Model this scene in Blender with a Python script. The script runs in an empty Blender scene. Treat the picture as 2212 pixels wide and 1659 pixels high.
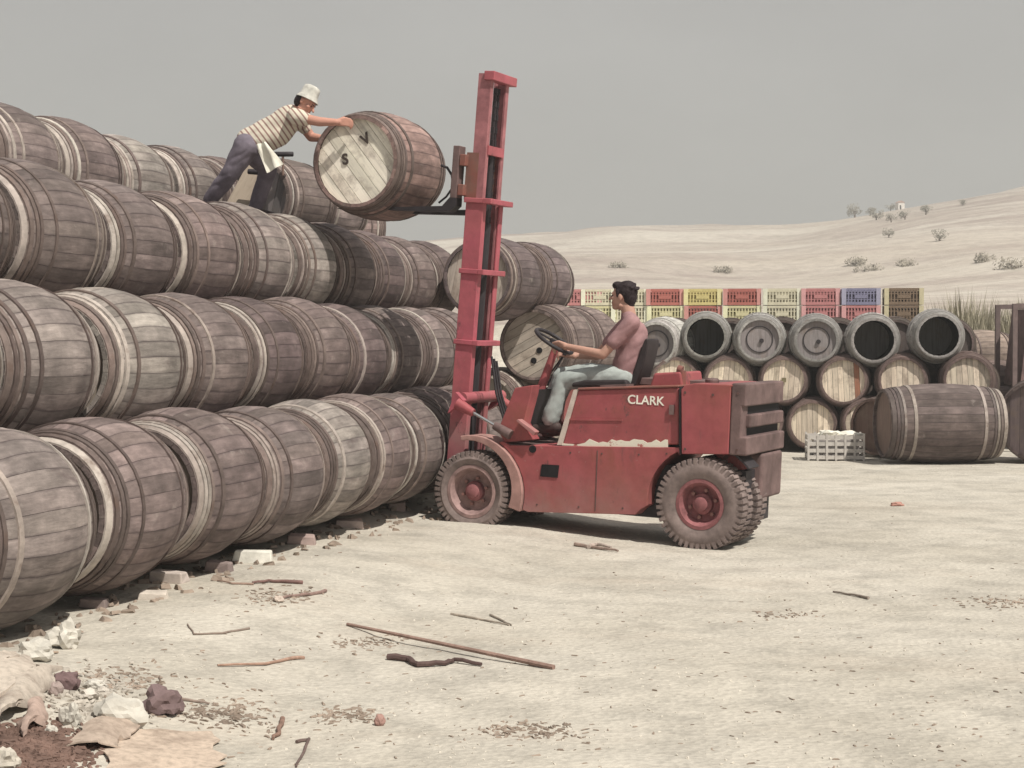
import bpy, math, random
from math import sin, cos, pi, radians as R, atan, atan2, sqrt
from mathutils import Vector as V, Matrix as M, noise
random.seed(7)
sc = bpy.context.scene
# ------------------------------------------------------------------ camera
FPX, CXP, CYP, HZ = 3600.0, 1106.0, 829.5, 735.0        # focal length and horizon in 2212-wide picture units
CAMZ = 1.66
PITCH = atan((CYP - HZ) / FPX)
cd = bpy.data.cameras.new('camera'); cam = bpy.data.objects.new('camera', cd)
sc.collection.objects.link(cam); sc.camera = cam
cam.location = (0, 0, CAMZ); cam.rotation_euler = (pi / 2 - PITCH, 0, 0)
cd.sensor_width = 36; cd.lens = 36 * FPX / 2212; cd.clip_end = 3000; cd.clip_start = .1
# ------------------------------------------------------------------ light
SUN = V((-.38, .43, -.82)).normalized()
sd = bpy.data.lights.new('sun', 'SUN'); so = bpy.data.objects.new('sun', sd); sc.collection.objects.link(so)
so.rotation_euler = SUN.to_track_quat('-Z', 'Y').to_euler()
sd.energy = 4.3; sd.angle = R(.55); sd.color = (1.0, .945, .85)
w = bpy.data.worlds.new('World'); sc.world = w; w.use_nodes = True
nt = w.node_tree; nt.nodes.clear()
sky = nt.nodes.new('ShaderNodeTexSky'); sky.sky_type = 'NISHITA'; sky.sun_disc = False
sky.sun_elevation = math.asin(-SUN.z); sky.sun_rotation = atan2(-SUN.x, -SUN.y); sky.dust_density = 6; sky.air_density = 1.2
hs = nt.nodes.new('ShaderNodeHueSaturation'); hs.inputs['Saturation'].default_value = .22; hs.inputs['Value'].default_value = .09
mxw = nt.nodes.new('ShaderNodeMixRGB'); mxw.inputs[0].default_value = .88
tc = nt.nodes.new('ShaderNodeTexCoord'); sx = nt.nodes.new('ShaderNodeSeparateXYZ')
crw = nt.nodes.new('ShaderNodeValToRGB')
crw.color_ramp.elements[0].position = 0; crw.color_ramp.elements[0].color = (.50, .50, .465, 1)
crw.color_ramp.elements[1].position = .30; crw.color_ramp.elements[1].color = (.36, .354, .352, 1)
bgn = nt.nodes.new('ShaderNodeBackground'); bgn.inputs[1].default_value = 1.0
wo = nt.nodes.new('ShaderNodeOutputWorld')
nt.links.new(sky.outputs[0], hs.inputs['Color']); nt.links.new(hs.outputs[0], mxw.inputs[1])
nt.links.new(tc.outputs['Generated'], sx.inputs[0]); nt.links.new(sx.outputs[2], crw.inputs[0])
nz = nt.nodes.new('ShaderNodeTexNoise'); nz.inputs['Scale'].default_value = 3.2; nz.inputs['Detail'].default_value = 6; nz.inputs['Roughness'].default_value = .6
mpw = nt.nodes.new('ShaderNodeMapping'); mpw.inputs['Scale'].default_value = (1, 1, 2.4); nt.links.new(tc.outputs['Generated'], mpw.inputs[0]); nt.links.new(mpw.outputs[0], nz.inputs['Vector'])
nr = nt.nodes.new('ShaderNodeMapRange'); nr.inputs['From Min'].default_value = .3; nr.inputs['From Max'].default_value = .7; nr.inputs['To Min'].default_value = .93; nr.inputs['To Max'].default_value = 1.07; nt.links.new(nz.outputs['Fac'], nr.inputs['Value'])
mw = nt.nodes.new('ShaderNodeVectorMath'); mw.operation = 'SCALE'; nt.links.new(crw.outputs[0], mw.inputs[0]); nt.links.new(nr.outputs[0], mw.inputs['Scale'])   # thin high cloud in the haze
nt.links.new(mw.outputs[0], mxw.inputs[2]); nt.links.new(mxw.outputs[0], bgn.inputs[0]); nt.links.new(bgn.outputs[0], wo.inputs[0])
sc.view_settings.view_transform = 'Standard'; sc.view_settings.look = 'None'
sc.view_settings.gamma = 1; sc.view_settings.exposure = .22; sc.view_settings.use_curve_mapping = False
sc.render.engine = 'CYCLES'
sc.cycles.max_bounces = 5; sc.cycles.diffuse_bounces = 3; sc.cycles.glossy_bounces = 2

# ------------------------------------------------------------------ helpers
COL = sc.collection
def ray(px, py):
    d = V(((px - CXP) / FPX, 0, 0)); x = (px - CXP) / FPX; y = -(py - CYP) / FPX
    c, s = cos(PITCH), sin(PITCH)
    return V((x, c + y * s, -s + y * c))
def at(px, py, Y):
    r = ray(px, py); r = r * (Y / r.y)
    return V((r.x, r.y, r.z + CAMZ))
def S(x, a, b):
    t = max(0, min(1, (x - a) / (b - a))); return t * t * (3 - 2 * t)
TH = atan((2027 - 1106) / FPX); DD = V((sin(TH), cos(TH), 0)); NN = V((-cos(TH), sin(TH), 0))
def fbm(x, y, s, o=3, z=0):
    v = 0; a = 1
    for i in range(o):
        v += a * noise.noise(V((x * s, y * s, z + 7.3 * i))); s *= 2.1; a *= .5
    return v
def gh(x, y):
    a = x * NN.x + y * NN.y; t = x * DD.x + y * DD.y
    g = .17 * S(a, 2.6, 4.1) * (1 - .55 * S(t, 10.5, 14) * (1 - S(a, 4.3, 5)))
    g -= .05 * S(x, 0, 2) * S(y, 6, 12)
    g += .012 * fbm(x, y, .9) + .006 * fbm(x, y, 4, 2)
    g += .05 * S(-x, .8, 2.5) * S(8.6 - y, 0, 1.8)
    return g
def ridge_h(x, y):
    """height of the dry hillside beyond the yard"""
    k = x / max(y, 1)
    prof = 19.2 + 7.6 * S(k, .08, .34) + 1.2 * sin(k * 23) - 3 * S(-k, 0, .3)
    u = S(y, 34, 300)
    und = (fbm(x, y, .018, 3) * 2.0 + fbm(x, y, .05, 2) * .7) * S(y, 60, 160)
    return 1.85 + (prof - 1.85) * (u ** 1.1) + und
def on_g(px, py):
    r = ray(px, py); t = 1.66 / -r.z
    for i in range(12):
        p = r * t; t = (CAMZ - gh(p.x, p.y)) / -r.z
    p = r * t
    return V((p.x, p.y, gh(p.x, p.y)))

class MB:
    def __init__(s): s.v = []; s.f = []; s.uv = []
    def add(s, vs, fs, uvs=None):
        o = len(s.v); s.v += [tuple(p) for p in vs]; s.f += [tuple(i + o for i in f) for f in fs]
        if uvs is None: s.uv += [[(0, 0)] * len(f) for f in fs]
        else: s.uv += uvs
    def box(s, c, d, m=None, taper=None):
        x, y, z = d[0] / 2, d[1] / 2, d[2] / 2
        vs = [V((a * x, b * y, e * z)) for e in (-1, 1) for b in (-1, 1) for a in (-1, 1)]
        if taper: vs = [V((v.x * taper, v.y * taper, v.z)) if v.z > 0 else v for v in vs]
        if m: vs = [m @ v for v in vs]
        s.add([v + V(c) for v in vs], [(0, 2, 3, 1), (4, 5, 7, 6), (0, 1, 5, 4), (2, 6, 7, 3), (0, 4, 6, 2), (1, 3, 7, 5)])
    def bbox(s, lo, hi): s.box([(lo[i] + hi[i]) / 2 for i in range(3)], [hi[i] - lo[i] for i in range(3)])
    def prism(s, pts, y0, y1):            # polygon in x,z extruded along y
        n = len(pts); a = sum(pts[i][0] * pts[(i + 1) % n][1] - pts[(i + 1) % n][0] * pts[i][1] for i in range(n))
        if a < 0: pts = pts[::-1]
        s.add([(p[0], y0, p[1]) for p in pts] + [(p[0], y1, p[1]) for p in pts],
              [tuple(range(n)), tuple(range(2 * n - 1, n - 1, -1))] + [(i, n + i, n + (i + 1) % n, (i + 1) % n) for i in range(n)])
    def tube(s, pts, r, n=10, caps=True):
        pts = [V(p) for p in pts]; rs = r if isinstance(r, (list, tuple)) else [r] * len(pts)
        up = None; vs = []
        for i, p in enumerate(pts):
            d = (pts[min(i + 1, len(pts) - 1)] - pts[max(i - 1, 0)]).normalized()
            if up is None: up = d.orthogonal().normalized()
            up = (up - d * up.dot(d)).normalized(); sd_ = d.cross(up)
            for k in range(n):
                a = 2 * pi * k / n; vs.append(p + (up * cos(a) + sd_ * sin(a)) * rs[i])
        fs = [(i * n + k, i * n + (k + 1) % n, (i + 1) * n + (k + 1) % n, (i + 1) * n + k) for i in range(len(pts) - 1) for k in range(n)]
        if caps: fs += [tuple(range(n - 1, -1, -1)), tuple(range((len(pts) - 1) * n, len(pts) * n))]
        s.add(vs, fs)
    def lathe(s, prof, n=32, closed=False, axis='y'):     # prof: (radius, along)
        vs = []; m = len(prof)
        for k in range(n):
            a = 2 * pi * k / n
            for r_, h in prof: vs.append((r_ * cos(a), h, r_ * sin(a)) if axis == 'y' else (r_ * cos(a), r_ * sin(a), h))
        fs = []
        for k in range(n):
            k2 = (k + 1) % n
            for i in range(m if closed else m - 1):
                i2 = (i + 1) % m; fs.append((k * m + i, k * m + i2, k2 * m + i2, k2 * m + i))
        s.add(vs, fs)
    def mesh(s, name, smooth=False, ang=40):
        me = bpy.data.meshes.new(name); me.from_pydata(s.v, [], s.f); me.validate(verbose=False)
        uvl = me.uv_layers.new(name='UVMap')
        if len(s.uv) == len(me.polygons):
            flat = [c for f in s.uv for u in f for c in u]
            if len(flat) == 2 * len(me.loops): uvl.data.foreach_set('uv', flat)
        if smooth:
            me.polygons.foreach_set('use_smooth', [True] * len(me.polygons))
            me.set_sharp_from_angle(angle=R(ang))
        me.update(); return me
    def build(s, name, mat, parent=None, smooth=False, ang=40, loc=None, rot=None, tint=None, fix=False):
        me = s.mesh(name, smooth, ang); me.materials.append(mat)
        if fix:
            import bmesh
            bm = bmesh.new(); bm.from_mesh(me); bmesh.ops.recalc_face_normals(bm, faces=bm.faces); bm.to_mesh(me); bm.free()
        return put(name, me, parent, loc, rot, tint)
def put(name, me, parent=None, loc=None, rot=None, tint=None):
    o = bpy.data.objects.new(name, me); COL.objects.link(o); o.parent = parent
    if loc is not None: o.location = loc
    if rot is not None: o.rotation_euler = rot
    if tint is not None: o.color = (*tint[:3], 1)
    return o
def empty(name, loc=(0, 0, 0), rot=(0, 0, 0)):
    o = bpy.data.objects.new(name, None); COL.objects.link(o); o.location = loc; o.rotation_euler = rot; return o
def tag(o, label=None, cat=None, group=None, kind=None):
    if label: o['label'] = label
    if cat: o['category'] = cat
    if group: o['group'] = group
    if kind: o['kind'] = kind
    return o

# ------------------------------------------------------------------ materials
class NT:
    def __init__(s, name, rough=.8, metal=0):
        s.m = bpy.data.materials.new(name); s.m.use_nodes = True; s.t = s.m.node_tree
        s.b = s.t.nodes['Principled BSDF']; s.b.inputs['Roughness'].default_value = rough
        s.b.inputs['Metallic'].default_value = metal
        s.b.inputs['Specular IOR Level'].default_value = .25
    def n(s, typ, **kw):
        nd = s.t.nodes.new('ShaderNode' + typ)
        for k, v in kw.items():
            if k.startswith('i_'):
                key = k[2:]; key = int(key) if key.isdigit() else key.replace('_', ' ')
                if hasattr(v, 'links') or isinstance(v, bpy.types.NodeSocket): s.t.links.new(v, nd.inputs[key])
                else: nd.inputs[key].default_value = v
            else: setattr(nd, k, v)
        return nd
    def L(s, a, b): s.t.links.new(a, b)
    def coord(s, which='Object', scale=(1, 1, 1), rnd=False):
        c = s.n('TexCoord').outputs[which]
        if rnd:
            oi = s.n('ObjectInfo'); mu = s.n('VectorMath', operation='SCALE'); mu.inputs[0].default_value = (37, 51, 23)
            s.L(oi.outputs['Random'], mu.inputs['Scale'])
            ad = s.n('VectorMath', operation='ADD'); s.L(c, ad.inputs[0]); s.L(mu.outputs[0], ad.inputs[1]); c = ad.outputs[0]
        mp = s.n('Mapping'); s.L(c, mp.inputs[0]); mp.inputs['Scale'].default_value = scale
        return mp.outputs[0]
    def noise(s, co, scale, detail=5, rough=.6):
        nd = s.n('TexNoise'); s.L(co, nd.inputs['Vector']); nd.inputs['Scale'].default_value = scale
        nd.inputs['Detail'].default_value = detail; nd.inputs['Roughness'].default_value = rough
        return nd.outputs['Fac']
    def ramp(s, f, stops):
        r = s.n('ValToRGB'); s.L(f, r.inputs[0]); e = r.color_ramp.elements
        while len(e) < len(stops): e.new(.5)
        for i, (p, c) in enumerate(stops):
            e[i].position = p; e[i].color = (c, c, c, 1) if not isinstance(c, tuple) else (*c, 1)
        return r.outputs[0]
    def mix(s, f, a, b, mode='MIX'):
        nd = s.n('MixRGB', blend_type=mode)
        for i, x in enumerate((f, a, b)):
            if isinstance(x, bpy.types.NodeSocket): s.L(x, nd.inputs[i])
            else: nd.inputs[i].default_value = x if i == 0 else (*x, 1)
        return nd.outputs[0]
    def math(s, op, a, b=0, clamp=False):
        nd = s.n('Math', operation=op, use_clamp=clamp)
        for i, x in enumerate((a, b)):
            if isinstance(x, bpy.types.NodeSocket): s.L(x, nd.inputs[i])
            else: nd.inputs[i].default_value = x
        return nd.outputs[0]
    def out(s, col, bump=None, bs=.3, bd=.01):
        if isinstance(col, bpy.types.NodeSocket): s.L(col, s.b.inputs['Base Color'])
        else: s.b.inputs['Base Color'].default_value = (*col, 1)
        if bump is not None:
            bn = s.n('Bump'); bn.inputs['Strength'].default_value = bs; bn.inputs['Distance'].default_value = bd
            s.L(bump, bn.inputs['Height']); s.L(bn.outputs[0], s.b.inputs['Normal'])
        return s.m

def simple(name, col, rough=.7, metal=0, var=.25, scale=8, bs=.2, obj=False):
    n = NT(name, rough, metal); co = n.coord('Object', rnd=True)
    f = n.ramp(n.noise(co, scale, 6, .65), [(.3, 1 - var), (.7, 1 + var)])
    base = n.n('ObjectInfo').outputs['Color'] if obj else col
    return n.out(n.mix(1, base, f, 'MULTIPLY') if obj else n.mix(1, f, col, 'MULTIPLY'), n.noise(co, scale * 4), bs, .004)

def mat_stave(uvbased=True):
    n = NT('weathered_stave_wood' if uvbased else 'weathered_barrel_wood', .85)
    oi = n.n('ObjectInfo'); base = oi.outputs['Color']
    uv = n.n('TexCoord').outputs['UV']; ob = n.coord('Object', (1, 1, 1), True)
    along = n.coord('Object', (9, 1.3, 9), True)          # barrels lie along local y
    streak = n.ramp(n.noise(along, 3.2, 7, .65), [(.25, .62), (.5, 1.0), (.78, 1.4)])
    blotch = n.ramp(n.noise(ob, 3.0, 5, .65), [(.3, .62), (.52, 1.0), (.72, 1.5)])
    c = n.mix(1, base, streak, 'MULTIPLY'); c = n.mix(1, c, blotch, 'MULTIPLY')
    rr = n.ramp(oi.outputs['Random'], [(0, .82), (.5, 1.0), (1, 1.2)])
    if uvbased: c = n.mix(1, c, rr, 'MULTIPLY')
    # seam shade painted along the stave edges, wine stains and pale dust patches
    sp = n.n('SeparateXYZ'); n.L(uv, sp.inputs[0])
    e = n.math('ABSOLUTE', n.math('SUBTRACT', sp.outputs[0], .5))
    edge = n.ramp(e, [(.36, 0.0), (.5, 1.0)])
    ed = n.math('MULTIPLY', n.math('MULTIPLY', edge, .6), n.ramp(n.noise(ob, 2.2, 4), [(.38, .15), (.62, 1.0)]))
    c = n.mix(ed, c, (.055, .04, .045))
    st = n.ramp(n.noise(n.coord('Object', (3, .8, 3), True), 1.7, 4, .7), [(.58, 0.0), (.72, .65)])
    c = n.mix(st, c, (.085, .062, .062))
    du = n.ramp(n.noise(ob, 5.5, 6, .7), [(.6, 0.0), (.75, .45)])
    c = n.mix(du, c, (.38, .335, .305))
    return n.out(c, n.noise(along, 9, 6), .45, .006)
def mat_hoop():
    n = NT('hoop_iron', .6, .1); oi = n.n('ObjectInfo'); co = n.coord('Object', rnd=True)
    f = n.ramp(n.noise(co, 9, 6, .7), [(.3, .6), (.65, 1.15)])
    c = n.mix(1, oi.outputs['Color'], f, 'MULTIPLY')
    r = n.ramp(n.noise(co, 4, 6, .7), [(.55, 0.0), (.68, .7)])
    c = n.mix(r, c, (.13, .085, .068))
    return n.out(c, n.noise(co, 30), .3, .003)
def mat_plank(name, objcol=True):
    n = NT(name, .82); oi = n.n('ObjectInfo'); al = n.coord('Object', (14, 14, 1.2), True); ob = n.coord('Object', rnd=True)
    f = n.ramp(n.noise(al, 2.2, 7, .65), [(.25, .6), (.5, 1.0), (.8, 1.25)])
    c = n.mix(1, oi.outputs['Color'], f, 'MULTIPLY')
    rr = n.ramp(oi.outputs['Random'], [(0, .72), (.5, 1.0), (1, 1.18)]); c = n.mix(1, c, rr, 'MULTIPLY')
    st = n.ramp(n.noise(ob, 4.0, 5, .7), [(.5, 0.0), (.68, .6)]); c = n.mix(st, c, (.2, .15, .12))
    return n.out(c, n.noise(al, 6, 5), .4, .004)
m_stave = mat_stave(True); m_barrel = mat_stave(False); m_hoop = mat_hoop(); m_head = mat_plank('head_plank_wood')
m_dark = simple('dark_iron', (.035, .03, .034), .6)
m_black = simple('black_paint_hole', (.012, .011, .013), .8)
def mat_red(name, base=(.50, .075, .095), rust=.55, thresh=.56):
    n = NT(name, .55); co = n.coord('Object'); c = n.mix(n.ramp(n.noise(co, 1.4, 4), [(.35, 0.0), (.7, 1.0)]), base, (base[0] * .92, base[1] * 1.12, base[2] * .9))
    f = n.ramp(n.noise(co, 5, 7, .7), [(.25, .72), (.6, 1.08)]); c = n.mix(1, c, f, 'MULTIPLY')
    o1 = n.ramp(n.noise(co, 2.6, 7, .72), [(thresh, 0.0), (thresh + .12, rust)]); c = n.mix(o1, c, (.25, .085, .065))
    o2 = n.ramp(n.noise(n.coord('Object', (6, 6, 1.2)), 2.2, 7, .75), [(.58, 0.0), (.74, .55)]); c = n.mix(o2, c, (.13, .075, .07))
    ch = n.ramp(n.noise(co, 22, 4, .6), [(.69, 0.0), (.73, .6)]); c = n.mix(ch, c, (.36, .25, .22))
    dz = n.n('SeparateXYZ'); n.L(co, dz.inputs[0]); dd = n.math('MULTIPLY', n.ramp(dz.outputs[2], [(.15, 1.0), (.6, 0.0)]), n.ramp(n.noise(co, 3.5, 5), [(.35, .1), (.65, .6)])); c = n.mix(dd, c, (.31, .20, .19))
    g_ = n.ramp(n.noise(n.coord('Object', (1.5, 1.5, 1)), 3.2, 8, .78), [(.60, 0.0), (.66, .75)]); c = n.mix(g_, c, (.10, .06, .06))
    return n.out(c, n.noise(co, 12, 6), .18, .004)
m_red = mat_red('faded_red_paint', (.335, .082, .094), .55, .51); m_redm = mat_red('mast_red_paint', (.41, .10, .13), .35, .6)
m_rust = mat_red('rusty_brown_red', (.22, .10, .09), .7, .45)
m_dirty = simple('dusty_brown_paint', (.15, .10, .096), .75, var=.45, scale=5)
m_tyre = simple('dusty_tyre_rubber', (.21, .165, .155), .92, var=.35, scale=10)
m_rim = simple('dusty_rim', (.30, .20, .19), .8, var=.35, scale=12)
m_rimr = simple('dusty_red_rim', (.25, .10, .105), .8, var=.4, scale=10)
m_chrome = simple('chrome_rod', (.7, .7, .7), .2, 1.0, .05)
m_text = simple('white_lettering', (.85, .82, .74), .7, var=.12)
m_seat = simple('seat_vinyl', (.035, .028, .03), .6)
m_skin = simple('skin', (.46, .27, .21), .6, var=.1); m_skin2 = simple('sunburnt_skin', (.50, .26, .20), .6, var=.1)
m_hair = simple('dark_hair', (.022, .014, .016), .7, var=.4, scale=40, bs=.6)
m_shirt = simple('mauve_shirt_cloth', (.33, .195, .20), .95, var=.15, scale=14)
m_jeans = simple('pale_work_trousers', (.36, .40, .39), .95, var=.25, scale=9)
m_slacks = simple('grey_blue_trousers', (.155, .135, .165), .95, var=.3, scale=9)
m_shoe = simple('brown_leather', (.06, .04, .038), .6)
m_white = simple('white_cloth', (.72, .70, .62), .9, var=.1, scale=16)
def mat_stripe():
    n = NT('striped_shirt_cloth', .95); co = n.n('TexCoord').outputs['Object']
    dt = n.n('VectorMath', operation='DOT_PRODUCT'); n.L(co, dt.inputs[0]); dt.inputs[1].default_value = (.80, .1, .59)
    s_ = n.math('SINE', n.math('MULTIPLY', dt.outputs['Value'], 2 * pi / .043))
    c = n.mix(n.ramp(s_, [(.35, 0.0), (.65, 1.0)]), (.60, .55, .46), (.27, .17, .15))
    return n.out(c, n.noise(co, 20), .2, .004)
m_stripe = mat_stripe()
def mat_ground():
    n = NT('dusty_pale_ground', .95); co = n.coord('Object')
    c = n.mix(n.ramp(n.noise(co, .45, 5, .6), [(.35, 0.0), (.65, 1.0)]), (.46, .425, .365), (.535, .50, .44))
    d = n.ramp(n.noise(co, 2.2, 8, .72), [(.36, .78), (.55, 1.03)]); c = n.mix(1, c, d, 'MULTIPLY')
    g = n.ramp(n.noise(co, 30, 6, .75), [(.3, .80), (.6, 1.06)]); c = n.mix(1, c, g, 'MULTIPLY')
    sp = n.ramp(n.noise(n.coord('Object', (1, 1.8, 1)), 14, 5, .7), [(.64, 0.0), (.71, .4)]); c = n.mix(sp, c, (.27, .22, .185))
    br = n.ramp(n.noise(n.coord('Object', (.35, .9, 1)), .75, 6, .7), [(.54, 0.0), (.74, .5)]); c = n.mix(br, c, (.40, .34, .28))
    tk = n.ramp(n.noise(n.coord('Object', (.5, .9, 1)), 1.1, 6, .65), [(.40, .93), (.6, 1.03)]); c = n.mix(1, c, tk, 'MULTIPLY')
    vo = n.n('TexVoronoi'); n.L(co, vo.inputs['Vector']); vo.inputs['Scale'].default_value = 26
    bp = n.mix(.5, n.noise(co, 7, 8, .75), vo.outputs['Distance'])
    return n.out(c, bp, .55, .025)
def mat_hill():
    n = NT('dry_hillside', .95); co = n.coord('Object')
    warp = n.coord('Object', (.35, 1, 1))
    c = n.mix(n.ramp(n.noise(warp, .03, 5, .6), [(.36, 0.0), (.62, 1.0)]), (.46, .405, .345), (.55, .51, .45))
    b = n.ramp(n.noise(n.coord('Object', (.3, 1, 1)), .075, 7, .7), [(.44, 0.0), (.62, .9)]); c = n.mix(b, c, (.33, .275, .245))
    d = n.ramp(n.noise(n.coord('Object', (.5, 1, 1)), .28, 7, .75), [(.56, 0.0), (.68, .6)]); c = n.mix(d, c, (.30, .27, .225))
    e = n.ramp(n.noise(co, .9, 6, .75), [(.35, .82), (.6, 1.06)]); c = n.mix(1, c, e, 'MULTIPLY')
    return n.out(c, n.noise(co, .8, 8, .7), .5, .25)
m_ground = mat_ground(); m_hill = mat_hill()
m_stone = simple('chalky_stone', (.66, .64, .58), .9, var=.15, scale=7, bs=.5)
m_stone_o = simple('tinted_stone', (1, 1, 1), .92, var=.25, scale=9, bs=.6, obj=True)
m_stick = simple('dry_stick', (.25, .17, .14), .9, var=.3, scale=20, obj=True)
m_board = mat_plank('old_board')
m_crate = simple('crate_plastic', (1, 1, 1), .6, var=.1, scale=10, obj=True)

# ------------------------------------------------------------------ ground and hill
def axis_samples(lo, hi, dense_lo, dense_hi, fine, coarse):
    out = [lo]; x = lo
    while x < hi:
        d = fine if dense_lo <= x <= dense_hi else min(coarse, fine + .12 * (min(abs(x - dense_lo), abs(x - dense_hi))))
        x += d; out.append(x)
    return out
def sheet(xs, ys, fn):
    b = MB(); nx = len(xs)
    vs = [(x, y, fn(x, y)) for y in ys for x in xs]
    fs = [(j * nx + i, j * nx + i + 1, (j + 1) * nx + i + 1, (j + 1) * nx + i) for j in range(len(ys) - 1) for i in range(nx - 1)]
    b.add(vs, fs); return b
def terrace(x, y):
    return S(y, 26.9 - .0 * x, 28.0) * (1 - S(x, 7.3, 8.0)) 
def gfull(x, y):
    g = gh(x, y)
    if y > 25: g = g + (1.93 - g) * terrace(x, y)
    return g
xs = axis_samples(-60, 60, -4.5, 8, .09, 4); ys = axis_samples(-30, 36.5, 5, 14, .09, 3)
o = sheet(xs, ys, gfull).build('ground', m_ground, smooth=True, ang=80); tag(o, 'pale dusty earth yard in front of the barrel stacks', kind='structure')
xs2 = [-420 + 10 * i for i in range(85)]; ys2 = axis_samples(36.4, 640, 36.4, 60, 2.0, 7)
def hillfn(x, y):
    g0 = gfull(x, 36.4); k = S(y, 36.4, 48)
    h = ridge_h(x, y)
    if y > 300: h -= (y - 300) * .12 * 1.0
    return g0 * (1 - k) + h * k
xs2 = sorted(set([-420 + 12 * i for i in range(30)] + [-60 + 3 * i for i in range(60)] + [120 + 12 * i for i in range(28)]))
o = sheet(xs2, ys2, hillfn).build('hill', m_hill, smooth=True, ang=80); tag(o, 'dry pale hillside rising behind the yard', kind='structure')

# ------------------------------------------------------------------ barrels (axis along local y, centred)
def br(s, Rb, Rh): return Rh + (Rb - Rh) * (1 - abs(2 * s - 1) ** 2.1)
def stave_geo(b, Rb, Rh, L, n, k=0, seg=8, across=3, thk=.03, crown=.0022, gap=.001):
    a0 = 2 * pi * k / n; w = pi / n
    def P(s, u, inner=False, drop=0):
        r = br(s, Rb, Rh); ww = w - gap / r
        r -= crown * (2 * u - 1) ** 2
        if inner: r = r - thk
        a = a0 + ww * (2 * u - 1); return (r * cos(a), (s - .5) * L, r * sin(a))
    vs = []; fs = []; uvs = []
    for i in range(seg + 1):
        for j in range(across): vs.append(P(i / seg, j / (across - 1)))
    for i in range(seg):
        for j in range(across - 1):
            fs.append((i * across + j, i * across + j + 1, (i + 1) * across + j + 1, (i + 1) * across + j))
            u0, u1 = j / (across - 1), (j + 1) / (across - 1); v0, v1 = i / seg, (i + 1) / seg
            uvs.append([(u0, v0), (u1, v0), (u1, v1), (u0, v1)])
    o1 = len(vs)
    for i in range(seg + 1):
        s = i / seg
        for u, inn in ((0, 0), (0, 1), (1, 1), (1, 0)): vs.append(P(s, u, inn))
    for i in range(seg):
        p = o1 + i * 4; q = p + 4
        for a, c in ((0, 1), (1, 2), (2, 3)):
            fs.append((p + c, p + a, q + a, q + c)[::-1]); uvs.append([(.5 if a == 1 else 0, .5)] * 4)
    for i in (0, seg):
        p = o1 + i * 4; fs.append((p, p + 1, p + 2, p + 3) if i else (p + 3, p + 2, p + 1, p)); uvs.append([(.5, .5)] * 4)
    b.add(vs, fs, uvs)
def hoop_geo(b, Rb, Rh, L, s0, s1, n=40, t=.008):
    r0, r1 = br(s0, Rb, Rh), br(s1, Rb, Rh); y0, y1 = (s0 - .5) * L, (s1 - .5) * L
    b.lathe([(r0 - .004, y0), (r0 + t, y0), (r1 + t, y1), (r1 - .004, y1)], n)
def head_plank_pts(r, i, n, g=.0022):
    w = 2 * r / n; x0 = -r + i * w + g; x1 = -r + (i + 1) * w - g; pts = []
    for q in range(5):
        x = x0 + (x1 - x0) * q / 4; pts.append((x, sqrt(max(r * r - x * x, 0))))
    for q in range(4, -1, -1):
        x = x0 + (x1 - x0) * q / 4; y = -sqrt(max(r * r - x * x, 0))
        if abs(y) > 1e-5 or q not in (0, 4): pts.append((x, y))
    return pts
NP = 8
CACHE = {}
HOOPSETS = [[(.004, .04), (.052, .07), (.082, .102), (.122, .148), (.215, .238)], [(.004, .036), (.046, .066), (.074, .094), (.102, .122), (.185, .212)],
            [(.004, .042), (.06, .085), (.104, .124), (.134, .154), (.25, .27)]]
def kit(Rb, Rh, L, joined=False, n=30):
    key = (Rb, Rh, L, joined, n)
    if key in CACHE: return CACHE[key]
    K = {}
    if joined:
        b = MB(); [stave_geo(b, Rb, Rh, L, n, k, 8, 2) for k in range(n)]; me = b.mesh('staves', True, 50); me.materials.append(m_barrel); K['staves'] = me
    else:
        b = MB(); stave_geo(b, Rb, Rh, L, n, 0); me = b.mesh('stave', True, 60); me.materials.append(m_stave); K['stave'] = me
    K['hoops'] = []
    for hsx in HOOPSETS:
        l = []
        for (a, c) in hsx:
            for e in (0, 1):
                b = MB()
                if e == 0: hoop_geo(b, Rb, Rh, L, a, c)
                else: hoop_geo(b, Rb, Rh, L, 1 - c, 1 - a)
                me = b.mesh('hoop', True, 50); me.materials.append(m_hoop); l.append(me)
        K['hoops'].append(l)
    rh = Rh - .026; yin = L / 2 - .045
    K['planks'] = []
    for i in range(NP):
        b = MB(); b.prism(head_plank_pts(rh, i, NP), -yin - (i % 2) * .002, -yin + .02); me = b.mesh('head_plank', True, 30); me.materials.append(m_head); K['planks'].append(me)
    b = MB(); b.lathe([(.001, 0), (rh, 0), (rh, .018), (.001, .018)], 28); me = b.mesh('head', True, 30); me.materials.append(m_head); K['head'] = me
    K['yin'] = yin; CACHE[key] = K; return K
def jit(c, j=.12): k = 1 + random.uniform(-j, j); return tuple(x * k * (1 + random.uniform(-.012, .012)) for x in c)
WOODS = [(.160, .129, .122), (.172, .134, .127), (.215, .183, .170), (.118, .090, .088), (.26, .23, .21)]
PALE = [(.42, .37, .335), (.34, .285, .26), (.48, .435, .395), (.38, .33, .30)]; IRON = [(.12, .092, .085), (.15, .115, .105), (.20, .155, .14)]
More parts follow.
